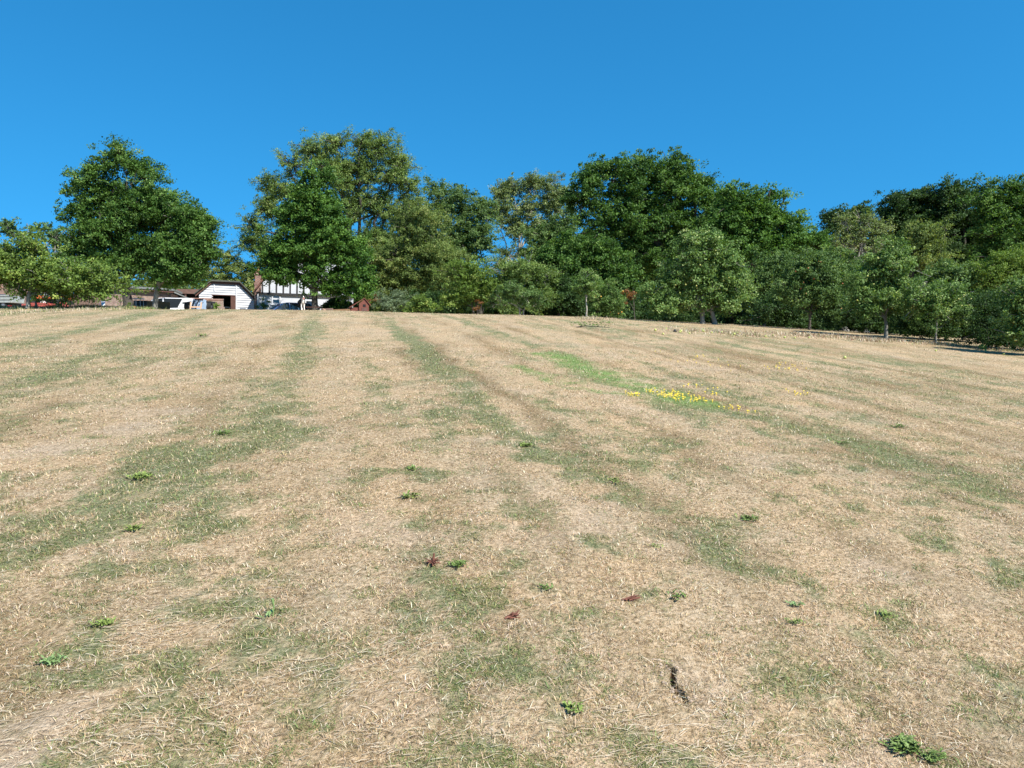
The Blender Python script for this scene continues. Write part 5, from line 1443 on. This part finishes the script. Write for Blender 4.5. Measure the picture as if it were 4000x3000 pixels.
# soil crumbs beside the crack
mb = MB()
for i in range(60):
    k = R_.randrange(len(CRKW) - 1); t = R_.random(); q = CRKW[k] * (1 - t) + CRKW[k + 1] * t
    r_ = R_.uniform(.002, .008); xx = q[0] + R_.choice((-1, 1)) * R_.uniform(.014, .05); yy = q[1] + R_.gauss(0, .01)
    dz = -.02 * float(crack_depth(np.array([xx]), np.array([yy]))[0])
    mb.ball((xx, yy, float(ground(xx, yy)) + r_ * .4 + dz), r_, 5, 4, (1, R_.uniform(.6, 1.2), .7))
tag(mb.build('soil_crumbs', mat('dry_soil', (.36, .27, .19), .95, .3, 60)), 'crumbs of dry soil along the crack in the ground', None, None, 'stuff')

# yellow flowers in clumps
M['flower'] = mat('yellow_petals', (.74, .52, .03), .6)
FL = [(2640, 1549, 38, .6), (2600, 1555, 20, .4), (2690, 1562, 12, .5), (2470, 1552, 14, .25), (2740, 1575, 12, .4), (2790, 1545, 6, .5), (2870, 1604, 12, .35), (2750, 1518, 10, .7), (3060, 1445, 14, .6), (3095, 1432, 12, .8), (3115, 1541, 14, .4), (2760, 1428, 12, 1.2), (2710, 1392, 10, 1.2), (2560, 1538, 8, .3)]
NAMES = ['yellow flower in the densest clump at the lower end of the green strip', 'yellow flower in the dense clump left of the densest', 'yellow flower in the loose clump right of the densest', 'yellow flower in the little clump left of the main patch', 'yellow flower just right of and below the main patch', 'yellow flower scattered right of the main patch',
         'yellow flower in the clump down the narrow strip', 'yellow flower scattered behind the main patch', 'yellow flower in the wide clump up on the right', 'yellow flower in the thin clump behind the wide one', 'yellow flower in the clump below the wide far one', 'yellow flower far up beyond the green strip', 'yellow flower farthest up near the top of the field', 'yellow flower inside the bright green strip']
FM = []
for q in range(6):
    mb = MB(); h = .018 + .004 * q; r_ = .011 + .0011 * q; tx, ty = R_.uniform(-.5, .1), R_.uniform(-.9, -.2)
    mb.v.append((0, 0, h + .006))
    for j in range(10):
        a = 2 * PI * j / 10; rr = r_ * (1 if j % 2 else .72)
        mb.v.append((rr * math.cos(a), rr * math.sin(a), h + .5 * rr * (math.cos(a) * tx - math.sin(a) * ty)))
    for j in range(10): mb.f.append((0, 1 + j, 1 + (j + 1) % 10))
    mb.tube([(0, 0, -.01), (0, 0, h + .005)], .003, 3, False)
    me = bpy.data.meshes.new('yellow_flower'); me.from_pydata(mb.v, [], mb.f); me.materials.append(M['flower']); FM.append(me)
for (px, py, n, sp_), lb in zip(FL, NAMES):
    cx, cy = on_ground(px, py)
    for i in range(n):
        x = cx + R_.gauss(0, sp_ * .26); y = cy + R_.gauss(0, sp_ * .30)
        o = bpy.data.objects.new('yellow_flower', R_.choice(FM)); COL.objects.link(o)
        o.location = (x, y, float(ground(x, y))); o.rotation_euler.z = R_.uniform(-.6, .6)
        tag(o, lb, 'flower', lb.replace('flower in', 'flowers in'))

# fallen branch with leaves
gx, gy = on_ground(2318, 1284)
fbz = float(ground(gx, gy)); fbr = empty('fallen_branch', (gx, gy, fbz), 0, 'fallen leafy twig lying on the field below the staked young tree', 'branch')
mb = MB().tube([(-.5, .3, .04), (-.2, .1, .08), (.1, 0, .05), (.45, -.25, .03)], [.014, .012, .009, .005], 6).tube([(-.2, .1, .08), (-.35, .25, .25)], [.008, .004], 5).tube([(.1, 0, .05), (.25, .1, .16)], [.008, .004], 5)
mb.build('stem', M['bark'], fbr)
mb = MB()
for i in range(70):
    t = R_.random(); p_ = Vector((-.5 + .95 * t, .3 - .55 * t, .08 + R_.uniform(-.03, .12))) + Vector((R_.gauss(0, .06), R_.gauss(0, .06), 0)); a = R_.uniform(0, 6.28); l = .05
    mb.add([p_, p_ + Vector((math.cos(a) * l, math.sin(a) * l, .02)), p_ + Vector((math.cos(a) * l * 1.7, math.sin(a) * l * 1.7, 0)), p_ + Vector((math.cos(a + .7) * l, math.sin(a + .7) * l, -.01))], [(0, 1, 2, 3)])
mb.build('leaves', M['weed_dark'], fbr)

# windfall apples: each its own thing
WF = [(2655, 1300), (2693, 1306), (2750, 1297), (2880, 1304), (2745, 1295), (2560, 1293), (2602, 1286), (2590, 1308), (2820, 1302), (2990, 1318), (3065, 1322), (3105, 1323), (3160, 1322), (3655, 1372), (3920, 1385), (3300, 1400), (2660, 1297), (2868, 1309), (3850, 1300 + 70), (3020, 1312), (2952, 1309), (2780, 1302)]
ap0 = None
WF.sort(); ORD = 'first second third fourth fifth sixth seventh eighth ninth tenth eleventh twelfth thirteenth fourteenth fifteenth sixteenth seventeenth eighteenth nineteenth twentieth twenty-first last'.split()
for i, (px, py) in enumerate(WF):
    x, y = on_ground(px, py); r_ = .032
    if ap0 is None:
        o = ap0 = MB().ball((0, 0, 0), r_, 10, 7, (1, 1, .9)).build('windfall_apple', M['apple_yellow'], None, True)
    else:
        o = ap0.copy(); COL.objects.link(o)
    s_ = R_.uniform(.8, 1.25); o.scale = (s_, s_, s_); o.location = (x, y, float(ground(x, y)) + r_ * s_ * .8); o.rotation_euler = (R_.random() * 3, R_.random() * 3, 0)
    o['category'] = 'apple'; o['group'] = 'windfall apples on the grass'; o['label'] = '%s yellow windfall apple from the left on the grass before the orchard' % ORD[i] if i < 21 else 'rightmost yellow windfall apple on the grass before the orchard'

# molehill-like dark clump near apple tree
x, y = on_ground(2636, 1297)
o = MB().ball((0, 0, .03), .05, 9, 6, (1, .8, 1.1)).ball((.045, .02, .012), .03, 8, 5).build('dark_clod', M['black_metal'], None, True); o.location = (x, y, float(ground(x, y))); tag(o, 'small black object on the grass left of the biggest apple tree', 'clod')
